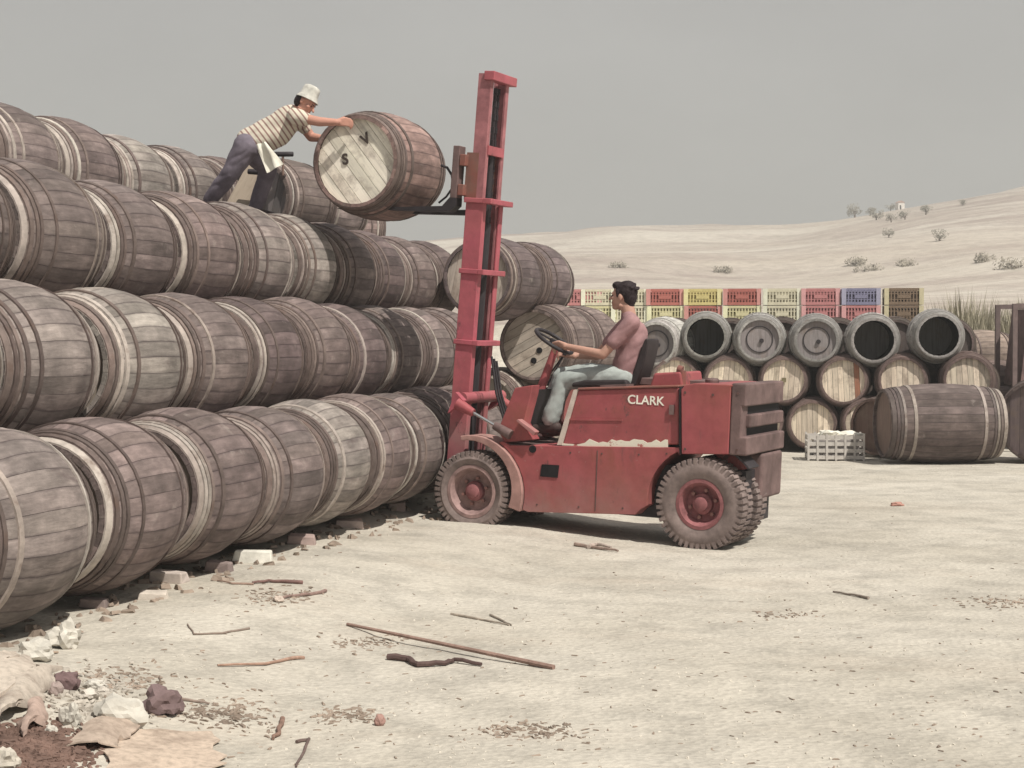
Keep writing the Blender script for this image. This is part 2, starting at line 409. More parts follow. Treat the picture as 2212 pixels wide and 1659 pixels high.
def barrel(label, loc, az, Rb=.5, Rh=.385, L=1.06, wood=None, group=None, joined=False, front='disc', headcol=(.30, .25, .21), roll=None,
           hs=None, npale=2, plank_rot=0, tilt=0, back=True, open_=False, name='wine_barrel', hoopcols=None):
    K = kit(Rb, Rh, L, joined, 30 if not joined else 24)
    root = empty(name, loc, (tilt, 0, -az))
    tag(root, label, 'barrel', group)
    k_ = random.uniform(.975, 1.02); root.scale = (k_, 1, k_)
    wood = wood or random.choice(WOODS); roll = random.uniform(0, 6.28) if roll is None else roll
    if joined: put('staves', K['staves'], root, rot=(0, roll, 0), tint=jit(wood))
    else:
        for k in range(30): put('stave', K['stave'], root, rot=(0, roll + 2 * pi * k / 30, 0), tint=jit(wood, .16))
    l = K['hoops'][random.randrange(3) if hs is None else hs]
    pale = set(random.sample(range(0, 10), min(npale, 9)))
    for i, me in enumerate(l):
        c = random.choice(PALE if i in pale else IRON) if hoopcols is None else random.choice(hoopcols)
        put('hoop', me, root, tint=jit(c), rot=(0, roll + i, 0))
    if front == 'planks' and not open_:
        for me in K['planks']: put('head_plank', me, root, rot=(0, plank_rot, 0), tint=jit(headcol, .08))
    elif not open_: put('head', K['head'], root, loc=(0, -K['yin'], 0), tint=jit(headcol))
    if back: put('head', K['head'], root, loc=(0, K['yin'] - .018, 0), tint=jit(wood))
    return root

H1, H2, H3, H4 = .714, 1.515, 2.325, 3.135
rows = [
 ('bottom row', 4.73, H1, [7.13, 8.2, 9.2, 10.44, 11.5, 12.47, 13.46, 14.5, 15.55, 16.6]),
 ('second row', 5.31, H2, [7.02, 8.1, 9.19, 10.42, 11.48, 12.58, 13.6, 14.64, 15.7, 16.75, 17.8]),
 ('third row', 5.89, H3, [8.1, 9.2, 10.33, 11.5, 12.67, 13.8, 14.87, 15.94, 17.0, 18.05, 19.1]),
 ('topmost row', 7.63, H4, [9.6, 10.7, 11.8, 12.9, 13.98, 15.04, 16.15, 17.25])]
ORD = ['leftmost', 'second from left', 'third from left', 'fourth from left', 'fifth from left', 'sixth from left', 'seventh from left', 'eighth from left', 'ninth from left', 'tenth from left', 'eleventh from left']
LOOK = ['weathered grey brown', 'dusty mauve brown', 'pale sun bleached', 'dark stained', 'lime dusted light']
for ri, (rn, a, h, ts) in enumerate(rows):
    for i in range(len(ts) - 1):
        random.seed(100 * ri + i * 7 + 3)
        wi = [0, 1, 0, 3, 2, 0, 1, 4, 0, 3][(i * 3 + ri) % 10]
        if ri == 0: wi = [2, 1, 1, 0, 4, 1, 0, 1, 0][i % 9]
        if ri == 3: wi = [0, 0, 0, 1, 4, 2, 1][i % 7]
        tcn = (ts[i] + ts[i + 1]) / 2; npl = random.choice([2, 3, 3, 4]) + (2 if ri == 3 else 0)
        if ri == 0: tcn += (-.20, -.07)[i] if i < 2 else 0
        p = NN * (a + random.uniform(-.015, .015)) + DD * tcn; p.z = h + random.uniform(-.015, .015)
        barrel(f"{LOOK[wi]} barrel {ORD[i]} in the {rn} of the long stack", p, TH + random.uniform(-.025, .025),
               Rb=.53 if (ri == 0 and i == 0) else .5, Rh=.405 if (ri == 0 and i == 0) else .385,
               L=1.06, wood=WOODS[wi], group='barrels of the long stack beside the forklift', npale=npl)
# rows buried behind the visible ones: only slivers show in the gaps
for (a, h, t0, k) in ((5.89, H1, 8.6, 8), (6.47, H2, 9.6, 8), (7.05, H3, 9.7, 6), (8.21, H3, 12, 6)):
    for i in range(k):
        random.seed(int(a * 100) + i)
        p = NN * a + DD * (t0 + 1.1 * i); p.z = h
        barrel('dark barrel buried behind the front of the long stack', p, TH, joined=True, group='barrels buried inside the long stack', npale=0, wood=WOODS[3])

random.seed(31)
AZ = R(21)
def axd(az): return V((sin(az), cos(az), 0))
def cross(label, px, py, Y, rb=.49, heads='planks', n=2, L=1.06, az=AZ, headcol=(.47, .41, .355), prot=0, wood=None, lab2=None, **kw):
    c = at(px, py, Y)
    for i in range(n):
        q = c + axd(az) * (.53 + 1.08 * i)
        barrel(label if i == 0 else lab2, q, az, Rb=rb, Rh=rb * .84, L=L, front=heads if i == 0 else 'disc', headcol=headcol, plank_rot=prot, wood=wood,
               group='barrels stacked head-on behind the mast', npale=1, **kw)
cross('dark barrel with pale plank head showing behind the mast at third row height', 1030, 600, 18.5, prot=R(12), wood=(.14, .11, .11),
      lab2='dark barrel lying directly behind the high one behind the mast')
cross('barrel with slanting head planks and two dark bung holes left of the steering wheel', 1152, 745, 19.3, prot=R(62), wood=(.18, .14, .13),
      lab2='streaky dark barrel behind the slanting head barrel beside the driver')
cross('pale headed barrel low between the mast and the front cowl', 1045, 885, 19.3, n=1, headcol=(.44, .39, .34), prot=R(5), wood=(.38, .33, .29))
cross('weathered barrel at ground level behind the forklift step', 1235, 890, 19.3, n=1, prot=R(30), headcol=(.44, .39, .34), wood=(.38, .33, .29))
# bung holes on the slanting head
bh = [o_ for o_ in COL.objects if o_.get('label', '').startswith('barrel with slanting')][0]
for (px, py) in ((1164, 757), (1150, 779)):
    b = MB(); b.lathe([(.001, -.006), (.036, -.006), (.036, .004)], 14)
    lc = bh.matrix_basis.inverted() @ (at(px, py, 19.3)); b.build('bung_hole', m_black, bh, loc=(lc.x, -.53 + .045 - .004, lc.z))

# loose barrels above the stack near the standing man
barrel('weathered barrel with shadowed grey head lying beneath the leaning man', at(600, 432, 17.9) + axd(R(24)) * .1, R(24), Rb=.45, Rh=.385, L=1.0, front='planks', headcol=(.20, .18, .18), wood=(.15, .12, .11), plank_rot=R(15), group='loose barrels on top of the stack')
barrel('grey brown barrel just right of the one under the leaning man', at(694, 452, 21.0), R(24), Rb=.47, Rh=.39, wood=(.26, .21, .2), group='loose barrels on top of the stack')
barrel('half hidden barrel below the lifted barrel near the fork tips', at(735, 490, 23.5), R(60), Rb=.47, Rh=.39, wood=(.24, .18, .17), group='loose barrels on top of the stack')

# barrel on the forks
FB = at(823, 361, 15.45)
fb = barrel('big barrel with bright plank head marked V and S held up by the forks', FB, R(21), Rb=.5, Rh=.415, L=1.08, front='planks', headcol=(.80, .75, .64), wood=(.235, .16, .145), plank_rot=R(-38), npale=0, hs=1)
def letters(body, size, mat, parent, loc, rot, name, ext=.002, bold=.0):
    cu = bpy.data.curves.new(name, 'FONT'); cu.body = body; cu.size = size; cu.extrude = ext; cu.offset = bold; cu.align_x = 'CENTER'; cu.align_y = 'CENTER'
    t = bpy.data.objects.new(name, cu); COL.objects.link(t); dg = bpy.context.evaluated_depsgraph_get()
    me = bpy.data.meshes.new_from_object(t.evaluated_get(dg)); bpy.data.objects.remove(t)
    me.materials.clear(); me.materials.append(mat); o_ = put(name, me, parent, loc, rot); return o_
m_ink = simple('stencil_ink', (.06, .045, .04), .9)
for ch, px, py, ro in (('V', 790, 301, -.5), ('S', 737, 343, -.15)):
    lc = fb.matrix_basis.inverted() @ at(px, py, 14.95)
    letters(ch, .135, m_ink, fb, (lc.x, -.5025, lc.z), (pi / 2, ro, 0), 'painted_letter', .003, .004)

# ------------------------------------------------------------------ far stack of barrels, crates
GREY = (.30, .285, .275)
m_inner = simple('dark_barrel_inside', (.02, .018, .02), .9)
def farY(px): return 26.0 - (px - 1420) / 675 * 1.5
far_top = [(1416, 742, 'whitish grey barrel with dark recessed head right behind the driver', 0), (1524, 728, 'open ended grey barrel with black mouth, nearest behind the driver seat', 1), (1641, 733, 'grey barrel with closed recessed head, left one of the closed pair', 0),
           (1764, 735, 'grey barrel with closed recessed head, right one of the closed pair', 0), (1888, 735, 'open ended grey barrel with black mouth, second from right on top', 1), (2028, 726, 'open ended grey barrel with black mouth at the right end on top', 1)]
G2 = 'barrels in the three-high far stack'
for px, py, lab, op in far_top:
    Y = farY(px); az = R(8) if px > 1450 else R(24); c = at(px, py, Y) + axd(az) * .46
    g = (.42, .40, .38) if px < 1450 else jit(GREY, .06)
    rb = barrel(lab, c, az, Rb=.425, Rh=.325, L=.92, joined=True, front='disc', headcol=(.21, .19, .19), wood=g, open_=bool(op), group=G2, npale=0, hoopcols=[g])
    if op:
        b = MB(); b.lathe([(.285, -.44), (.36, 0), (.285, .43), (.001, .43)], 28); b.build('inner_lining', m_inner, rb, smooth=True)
    else:
        b = MB(); b.lathe([(.19, -.428), (.205, -.428), (.205, -.41)], 28); b.build('head_groove', m_dark, rb)
        b = MB(); b.lathe([(.001, -.45), (.03, -.45), (.035, -.41)], 12); b.build('bung', m_dark, rb, loc=(.03, 0, -.02))
STRAW = (.72, .62, .50)
far_mid = [(1458, 822, 'pale headed barrel in the middle layer nearest the driver seat'), (1573, 822, 'pale headed barrel in the middle layer above the red air cleaner box'), (1693, 821, 'pale headed barrel with square bung patch in the middle layer'), (1822, 823, 'pale headed barrel with one reddish plank in the middle layer'), (1950, 822, 'pale headed barrel half behind the big cask, middle layer left'), (2092, 820, 'pale headed barrel half behind the big cask, middle layer right')]
for i, (px, py, lab) in enumerate(far_mid):
    Y = farY(px); az = R(11); c = at(px, py, Y) + axd(az) * .46
    rb = barrel(lab, c, az, Rb=.42, Rh=.345, L=.92, joined=True, front='planks', headcol=STRAW, wood=(.17, .12, .11), group=G2, npale=0, hoopcols=[(.16, .115, .105)], plank_rot=R(random.uniform(-6, 6)))
    if i == 3:
        for o_ in rb.children:
            if o_.name.startswith('head_plank') and o_.data == kit(.42, .345, .92, True, 24)['planks'][6]: o_.color = (.30, .14, .09, 1)
    if i == 2:
        b = MB(); b.box((0, -.44, 0), (.07, .02, .07)); b.build('bung_patch', m_stick, rb, tint=(.2, .17, .1))
far_low = [(1420, 914), (1525, 914), (1640, 916), (1755, 916), (1872, 914), (1985, 914), (2110, 912)]
fl = ['far ground level barrel hidden behind the driver legs', 'far ground level barrel hidden behind the forklift bonnet', 'far ground level barrel showing a sliver behind the forklift rear grille',
      'pale headed barrel on the ground right of the forklift tail', 'pale headed barrel on the ground half hidden by the brown cask end', 'ground level barrel hidden behind the left half of the huge cask', 'ground level barrel hidden behind the right half of the huge cask']
for i, (px, py) in enumerate(far_low):
    Y = farY(px); az = R(11); c = at(px, py, Y) + axd(az) * .46
    barrel(fl[i], c, az, Rb=.42, Rh=.345, L=.92, joined=True, front='planks', headcol=STRAW, wood=(.17, .12, .11), group=G2, npale=0, hoopcols=[(.16, .115, .105)])
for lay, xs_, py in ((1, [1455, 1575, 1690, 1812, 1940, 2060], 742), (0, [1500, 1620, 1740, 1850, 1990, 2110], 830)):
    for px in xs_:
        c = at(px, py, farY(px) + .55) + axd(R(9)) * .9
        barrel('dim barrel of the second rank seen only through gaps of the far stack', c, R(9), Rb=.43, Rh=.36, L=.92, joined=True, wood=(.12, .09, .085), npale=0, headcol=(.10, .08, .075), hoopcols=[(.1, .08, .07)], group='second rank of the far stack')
# big casks on the right
Yc = 23.2; c0 = at(2029, 912, Yc)
c0.z = gh(c0.x, c0.y) + .55
barrel('huge dark brown cask lying sideways in front of the far stack', c0, R(86), Rb=.56, Rh=.475, L=1.62, wood=(.125, .098, .092), npale=1, hs=1, hoopcols=[(.12, .095, .09), (.12, .095, .09), (.14, .11, .10), (.30, .26, .235)], group='big casks lying in front of the far stack', headcol=(.2, .14, .12))
c1 = at(1900, 925, 24.4); c1.z = gh(c1.x, c1.y) + .45
barrel('smaller brown cask end poking out left of the huge cask', c1 + V((.12, 0, 0)), R(50), Rb=.45, Rh=.40, L=.7, wood=(.17, .11, .095), npale=0, headcol=(.17, .11, .09), group='big casks lying in front of the far stack')
c2 = at(2262, 915, 23.4); c2.z = gh(c2.x, c2.y) + .6
barrel('dark cask cut off by the right picture edge', c2, R(28), Rb=.62, Rh=.55, L=1.2, wood=(.12, .09, .085), npale=1, headcol=(.13, .10, .10), front='planks', group='big casks lying in front of the far stack')

# bottle crates, two layers seen above the far stack, standing on the bank
def crate_kit(wid=.635, hei=.29, dep=.45):
    b = MB(); b.box((0, 0, hei / 2), (.075, .07, hei - .012)); cpm = b.mesh('corner_post')
    p = MB()
    for sy in (-1, 1):
        y = sy * (dep / 2 - .02)
        p.box((0, y, hei - .025), (wid - .15, .022, .04)); p.box((0, y, .03), (wid - .15, .022, .05)); p.box((0, y, hei / 2), (wid * .34, .026, hei * .22))
        for k in range(9): p.box((-wid / 2 + .11 + k * (wid - .22) / 8, y, hei / 2 + .003), (.022, .016, hei - .07))
        for zz in (.33, .66): p.box((0, y + sy * .001, hei * zz), (wid - .15, .012, .014))
    for sx in (-1, 1):
        x = sx * (wid / 2 - .02); p.box((x, 0, hei - .025), (.022, dep - .15, .04)); p.box((x, 0, .03), (.022, dep - .15, .05))
        for k in range(6): p.box((x, -dep / 2 + .1 + k * (dep - .2) / 5, hei / 2), (.016, .024, hei - .08))
    q = MB(); q.box((0, 0, .012), (wid - .06, dep - .06, .02)); q.box((0, 0, hei * .45), (wid - .12, dep - .12, hei * .72))
    return [('corner_post', cpm), ('slatted_sides', p.mesh('slatted_sides')), ('crate_contents', q.mesh('crate_contents'))]
CK = crate_kit(); [m_.materials.append(m_crate) for _, m_ in CK]
RED = (.46, .165, .14); YEL = (.64, .55, .25); CRM = (.66, .62, .47); PNK = (.52, .23, .23); BLU = (.24, .235, .34); BRN = (.22, .16, .115); LIM = (.64, .60, .37)
up = [(1262, PNK, 'pink'), (1362, CRM, 'cream'), (1437, RED, 'red'), (1519, YEL, 'yellow'), (1603, RED, 'red'), (1689, CRM, 'cream'), (1772, PNK, 'faded red'), (1858, BLU, 'grey blue'), (1950, BRN, 'brown')]
lo = [(1262, CRM, 'cream'), (1362, CRM, 'cream'), (1440, LIM, 'lime yellow'), (1519, RED, 'red'), (1603, LIM, 'lime yellow'), (1689, CRM, 'cream'), (1772, PNK, 'faded red'), (1858, PNK, 'pink'), (1950, BRN, 'brown')]
up.insert(1, (1298, CRM, 'pale')); lo.insert(1, (1298, LIM, 'pale'))
where = ['beside the dark barrels', 'just left of the driver face', 'right behind the driver head', 'just right of the driver head', 'second column right of the driver', 'above the open black mouthed barrel', 'in the middle of the row', 'in the column fourth from the right end', 'next to the brown end crates', 'at the right end of the crate row']
where = ['at the left end of the row', 'left of the driver face', 'behind the driver head', 'just right of the driver head', 'two columns right of the driver', 'three columns right of the driver', 'four columns right of the driver', 'third column from the right end', 'beside the brown crates', 'at the right end of the row']
for i in range(len(up)):
    for lay, (px, col, cn) in ((1, up[i]), (0, lo[i])):
        Y = 29.2 - (px - 1240) / 760 * 1.2
        p = at(px, 697, Y); p.z = p.z + lay * .292
        k = Y * (83 / FPX) / .66
        wood = cn == 'brown'
        lab = f"{cn} {'wooden' if wood else 'plastic'} bottle crate in the {'upper' if lay else 'lower'} layer {where[i]}"
        r = empty('bottle_crate', p, (0, 0, -R(8) + random.uniform(-.03, .03))); tag(r, lab, 'crate', 'bottle crates stacked two high behind the far barrels')
        for nm, me in CK:
            cc = col if nm != 'corner_post' else tuple(min(.8, x * 1.1 + .13) for x in col)
            if wood and nm == 'corner_post': cc = (.62, .56, .38)
            if nm == 'crate_contents': cc = tuple(x * .75 + .05 for x in col)
            if nm == 'corner_post':
                for sx in (-1, 1):
                    for sy in (-1, 1): put(nm, me, r, loc=(sx * .285, sy * .19, 0), tint=cc)
            else:
                o_ = put(nm, me, r, tint=cc)
                if nm == 'slatted_sides': o_['kind'] = 'stuff'
# ------------------------------------------------------------------ forklift
PSI = R(25)
TR = M.Translation((-.358, 14.5, .062)) @ M.Rotation(-PSI, 4, 'Z') @ M.Rotation(R(2.3), 4, 'Y')
TI = TR.inverted()
def tl(px, py, v=0.0):
    o_ = TI @ V((0, 0, CAMZ)); d = TI.to_3x3() @ ray(px, py); t = (v - o_.y) / d.y; p = o_ + d * t
    return (p.x, p.z)
fk = bpy.data.objects.new('forklift', None); COL.objects.link(fk); fk.matrix_world = TR
tag(fk, 'faded red forklift with tall mast holding a barrel up to the stack', 'forklift')
FW, RW = tl(1017, 1062), tl(1513, 1090); rF, rR = .358, .385
Wd = 1.1
def poly(pts, v=0.0): return [tl(x, y, v) for x, y in pts]
def arc(c, r, a0, a1, n): return [(c[0] + r * cos(R(a0 + (a1 - a0) * i / n)), c[1] + r * sin(R(a0 + (a1 - a0) * i / n))) for i in range(n + 1)]
# main body: lower side panel with wheel arches, whole width
low = poly([(1086, 953), (1100, 962), (1467, 967), (1467, 984)], .03)
arch = [p for p in arc(RW, .475, 118, 186, 8)]
body = [low[0], low[1], low[2], low[3]] + arch + poly([(1384, 1100), (1372, 1112), (1140, 1106)], .03) + [p for p in arc(FW, .50, -14, 62, 7)]
b = MB(); b.prism(body, .03, Wd - .03); b.build('body', m_red, fk)
ts_ = low[1][1]
# bonnet with slanted front
hood = poly([(1248, 842), (1466, 836), (1466, 961), (1214, 961)], .05)
b = MB(); b.prism(hood, .05, Wd - .05); b.build('bonnet', m_red, fk)
b = MB(); b.prism(poly([(1239, 842), (1248, 842), (1214, 961), (1203, 961)], .04), .04, .12); b.build('bonnet_edge_strip', simple('pale_edge_paint', (.55, .47, .42), .7), fk)
b = MB(); b.prism(poly([(1248, 838), (1466, 832), (1466, 836.5), (1247, 842.5)], .04), .035, Wd - .035); b.build('bonnet_lip', m_rust, fk)
# pressed crease on the bonnet
b = MB(); b.prism(poly([(1225, 904), (1345, 906), (1345, 909), (1224, 908)], .05), .042, .055); b.build('bonnet_crease', m_red, fk)
# peeling white stripe with ragged upper edge
pts = [(1214, 962)]; random.seed(5)
for i in range(24): pts.append((1216 + i * 9.6, 952 + random.uniform(-4, 5) + (4 if i < 5 else 0)))
pts += [(1443, 950), (1443, 966), (1400, 966), (1300, 965)]
def mat_peel():
    n = NT('peeling_white_paint', .8); co = n.coord('Object')
    f = n.ramp(n.noise(co, 11, 6, .7), [(.57, 0.0), (.62, 1.0)]); return n.out(n.mix(f, (.72, .68, .58), (.42, .16, .14)))
b = MB(); b.prism(poly(pts, .05), .043, .052); b.build('white_stripe', mat_peel(), fk)
lx = tl(1395, 865.5, .05); letters('CLARK', .104, m_text, fk, (lx[0], .047, lx[1]), (pi / 2, 0, 0), 'maker_lettering', .0015, .0015).scale = (1.0, 1, 1)
# black square and round hole
b = MB(); b.prism(poly([(1171, 1003), (1208, 1005), (1205, 1032), (1167, 1029)], .03), .022, .034); b.build('inspection_opening', m_black, fk)
b = MB(); b.lathe([(.001, 0), (.033, 0), (.033, .012)], 18); q = tl(1151, 970, .03); b.build('round_hole', m_black, fk, loc=(q[0], .022, q[1]))
# deck and step
b = MB(); q0 = tl(1100, 958, .1); q1 = tl(1215, 958, .1); b.bbox((q0[0], .06, q0[1] - .05), (q1[0], Wd - .06, q0[1] - .0)); b.build('floor_plate', m_dirty, fk)
b = MB(); b.prism(poly([(1115, 909), (1120, 905), (1158, 933), (1153, 941)], -.02), -.03, .055); b.build('step_bar', simple('worn_red_step', (.36, .17, .165), .7), fk)
# front cowl (two cheeks and a face)
cow = poly([(1112, 838), (1150, 832), (1147, 852), (1130, 915), (1150, 950), (1090, 956), (1075, 930)], .06)
b = MB(); b.prism(cow, .06, .22); b.build('cowl_cheek', m_red, fk)
b = MB(); b.prism(cow, Wd - .22, Wd - .06); b.build('cowl_cheek', m_red, fk)
fc = poly([(1112, 841), (1122, 841), (1090, 930), (1078, 930)], .06)
b = MB(); b.prism(fc, .222, Wd - .222); b.build('cowl_face', m_red, fk)
ds = poly([(1146, 842), (1158, 842), (1133, 935), (1120, 935)], .2)
b = MB(); b.prism(ds, .25, Wd - .25); b.build('dashboard', m_dark, fk)
# steering column and wheel
a0 = tl(1160, 838, .42); a1 = tl(1200, 752, .45)
b = MB(); b.tube([(a0[0], .42, a0[1] - .12), (a1[0], .45, a1[1])], [.045, .032]); b.build('steering_column', m_red, fk, smooth=True)
axs = V((a1[0] - a0[0], .03, a1[1] - a0[1])).normalized()
sw = V((tl(1197, 737, .45)[0], .45, tl(1197, 737, .45)[1]))
u1 = V((0, 1, 0)); u2 = V((cos(R(-32)), 0, sin(R(-32)))); 
b = MB(); b.tube([sw + (u1 * cos(k * pi / 12) + u2 * sin(k * pi / 12)) * .185 for k in range(25)], .017, 8, False); swo = b.build('steering_wheel', m_dark, fk, smooth=True)
b = MB()
for k in range(3):
    d_ = u1 * cos(k * 2.1) + u2 * sin(k * 2.1); b.tube([sw, sw + d_ * .18], .011, 6)
b.tube([sw - axs * .05, sw + axs * .015], .04, 10); b.build('wheel_spokes', m_dark, swo)
for dx, v in ((.05, .62), (.1, .70)):
    p = tl(1196, 800, v); b = MB(); b.tube([(p[0] - dx, v, p[1] - .12), (p[0] + .1, v, p[1] + .15)], .008, 6); b.tube([(p[0] + .1, v, p[1] + .14), (p[0] + .11, v, p[1] + .175)], [.02, .022], 8); b.build('control_lever', m_dark, fk)
# seat
c_ = poly([(1232, 836), (1236, 826), (1260, 821), (1352, 820), (1357, 838)], .3)
b = MB(); b.prism(c_, .3, .76); b.build('seat_cushion', m_seat, fk)
c_ = poly([(1358, 836), (1366, 838), (1375, 832), (1391, 785), (1400, 745), (1400, 732), (1393, 731), (1387, 745), (1373, 785)], .38)
b = MB(); b.prism(c_, .38, .66); b.build('seat_back', m_seat, fk)
b = MB(); b.prism(poly([(1300, 832), (1356, 830), (1356, 840), (1300, 841)], .24), .2, .5); b.build('seat_rail', m_dirty, fk)
# box behind the seat, air cleaner
b = MB(); b.prism(poly([(1412, 806), (1470, 803), (1475, 838), (1402, 838)], .25), .25, .8); b.build('air_cleaner_box', m_red, fk)
p = tl(1474, 800, .3); b = MB(); b.tube([(p[0], .3, p[1] - .2), (p[0], .3, p[1])], .035, 10); b.tube([(p[0], .3, p[1]), (p[0] - .04, .3, p[1] + .01)], .035, 10); b.build('exhaust_stub', m_rust, fk, smooth=True)
b = MB(); p = tl(1500, 824, .5); b.bbox((p[0] - .5, .45, p[1] - .05), (p[0] + .25, .95, p[1] + .01)); b.build('top_cover', m_dirty, fk)
# counterweight
cw = poly([(1471, 841), (1480, 832), (1500, 828), (1600, 832), (1605, 838), (1605, 984), (1472, 981)], 0)
xe = cw[4][0]; zt = cw[4][1]; zb = cw[5][1]
prof = [cw[0], cw[1], cw[2], cw[3], (xe - .16, zt), (xe - .16, zb), cw[6]]
b = MB(); b.prism(cw[:4] + [(xe - .1, zt), (xe - .1, zb)] + [cw[6]], 0, Wd); b.build('counterweight', m_red, fk)
seam = MB(); seam.prism(poly([(1466.5, 836), (1470.5, 836), (1470.5, 982), (1466.5, 982)], .03), .035, Wd - .035); seam.build('panel_gap', m_dark, fk)
def zz(py): return tl(1607, py, 0)[1]
rr_ = MB()
for (p0_, p1_, ex, v0) in ((829, 879, .03, -.0), (897, 926, .04, .12), (944, 985, .055, 0)):
    rr_.bbox((xe - .098, v0, zz(p1_)), (xe + ex, Wd, zz(p0_)))
rr_.bbox((xe - .099, 0.001, zz(984)), (xe + .0, .17, zz(832)))
rr_.build('rear_grille', m_dirty, fk)
b = MB(); b.bbox((xe - .097, .16, zz(960)), (xe - .005, Wd - .02, zz(860))); b.build('grille_slot_shade', m_black, fk)  # black block added to stand in for the shade inside the slots
# bevel the counterweight pieces
# tow block and rear fender under the counterweight
b = MB(); q = tl(1640, 990, .5)
b.bbox((xe - .32, .45, zb - .40), (xe + .06, Wd - .05, zb - .012)); b.build('tow_block', m_dirty, fk)
b = MB(); b.prism([(xe - .32, zb - .01), (xe - .12, zb - .01), (xe - .04, zb - .2), (xe - .05, zb - .43), (xe - .13, zb - .43), (xe - .14, zb - .2)], .28, .44); b.build('rear_bracket', m_red, fk)
b = MB(); b.tube([(xe - .09, .36, zb - .52), (xe - .09, .36, zb - .42)], .03, 8); b.build('tow_pin', m_rust, fk)
# rear arch liner and axle
b = MB(); o_ = arc(RW, .50, 40, 150, 12); i_ = arc(RW, .485, 40, 150, 12)
b.prism(o_ + i_[::-1], .06, .34); b.build('rear_arch_liner', m_dark, fk)
b = MB(); b.bbox((RW[0] - .1, .25, RW[1] - .08), (RW[0] + .1, .38, RW[1] + .1)); b.build('rear_axle', m_dark, fk)
b = MB(); b.bbox((FW[0] - .1, .24, FW[1] - .1), (FW[0] + .5, Wd - .24, FW[1] + .2)); b.build('front_axle', m_dark, fk)
b = MB(); b.bbox((1.30, .2, .17), (2.4, Wd - .2, .62)); b.build('chassis_rail', m_dark, fk)
# front fenders: curved bands
def fender(v0, v1):
    b = MB(); o_ = arc(FW, .495, -16, 104, 14)[:] ; i_ = []
    for i in range(15):
        a = -16 + 120 * i / 14; th = .115 - .075 * i / 14; i_.append((FW[0] + (.495 - th) * cos(R(a)), FW[1] + (.495 - th) * sin(R(a))))
    b.prism(o_ + i_[::-1], v0, v0 + .03); 
    o2 = arc(FW, .493, -16, 104, 14); i2 = arc(FW, .475, -16, 104, 14); b.prism(o2 + i2[::-1], v0 + .001, v1)
    b.build('front_fender', simple('dusty_fender_paint', (.36, .21, .19), .8, var=.3), fk)
fender(-.01, .27); fender(Wd - .26, Wd + .01)
# wheels
def wheel(x, z, v, r, wdt, rr, steer=0, out=-1):
    o_ = empty('wheel'); o_.parent = fk; o_.location = (x, v, z); o_.rotation_euler = (0, 0, steer)
    w2 = wdt / 2; b = MB()
    b.lathe([(rr, -w2 * .72), (rr + .035, -w2 * .92), (rr + (r - rr) * .5, -w2 * 1.03), (r - .05, -w2 * .97), (r - .022, -w2 * .8), (r - .012, 0), (r - .022, w2 * .8), (r - .05, w2 * .97), (rr + (r - rr) * .5, w2 * 1.03), (rr + .035, w2 * .92), (rr, w2 * .72)], 48)
    nl = 44
    for k in range(nl):
        a = 2 * pi * k / nl; ma = M.Rotation(-a, 3, 'Y')
        for s_ in (-1, 1):
            aa = a + (pi / nl if s_ > 0 else 0); ma = M.Rotation(-aa, 3, 'Y')
            c = ma @ V((r - .012, s_ * w2 * .5, 0)); b.box(c, (.018, w2 * .94, .03), ma)
            c = ma @ V((r - .04, s_ * w2 * .93, 0)); b.box(c, (.05, .013, .03), ma)
    b.build('tyre', m_tyre, o_, smooth=True, ang=35)
    b = MB()
    b.lathe([(rr + .012, out * w2 * .74), (rr + .02, out * w2 * .88), (rr - .01, out * w2 * .90), (rr - .03, out * w2 * .6), (rr - .045, out * w2 * .1), (.10, out * w2 * .02), (.085, out * w2 * .10), (.001, out * w2 * .10)], 36)
    b.build('rim', m_rim if r < .37 else m_rimr, o_, smooth=True, ang=30, fix=False)
    b = MB(); b.lathe([(.09, out * w2 * .05), (.085, out * w2 * .42), (.062, out * w2 * .55), (.058, out * w2 * .75), (.035, out * w2 * .85), (.001, out * w2 * .85)], 24); b.build('hub', m_rimr, o_, smooth=True, ang=30)
    for k in range(6):
        a = k * pi / 3 + .3; b = MB(); b.lathe([(.016, 0), (.016, out * .03), (.001, out * .03)], 6); b.build('wheel_nut', m_rust, o_, loc=(.115 * cos(a), out * w2 * .1, .115 * sin(a)))
    return o_
wheel(FW[0], FW[1], .11, rF, .23, .215); wheel(FW[0], FW[1], Wd - .11, rF, .23, .215, out=1)
wheel(RW[0], RW[1], .10, rR, .24, .19, R(-3)); wheel(RW[0], RW[1], .50, rR, .24, .205, R(-3), 1)
# mast: built in its own leaning frame
mb_ = tl(985, 975, .24); mt = tl(1048, 158, .26)
lean = atan2(mt[0] - mb_[0], mt[1] - mb_[1])
mast = empty('mast'); mast.parent = fk; mast.location = (mb_[0], 0, mb_[1]); mast.rotation_euler = (0, lean, 0)
MH = sqrt((mt[0] - mb_[0]) ** 2 + (mt[1] - mb_[1]) ** 2)
def mz(py):                       # height along the mast for a picture row
    p = tl(985 + (975 - py) * .0771, py, .24); return (p[1] - mb_[1]) / cos(lean)
zo = mz(431); zlow = -(mb_[1] - .12)
vn, vf = .24, .66
def channel(v0, sgn, x0, x1, z0, z1, t=.018, d=.075):
    b = MB(); b.bbox((x0, min(v0, v0 + sgn * t), z0), (x1, max(v0, v0 + sgn * t), z1))
    for xx in (x0, x1 - t):
        b.bbox((xx, min(v0 + sgn * t, v0 + sgn * d), z0), (xx + t, max(v0 + sgn * t, v0 + sgn * d), z1))
    return b
channel(vn, 1, -.085, .085, zlow, zo).build('outer_channel', m_redm, mast)
channel(vf, -1, -.085, .085, zlow, zo).build('outer_channel', m_redm, mast)
m_in = simple('worn_channel_paint', (.33, .135, .145), .7, var=.4, scale=6)
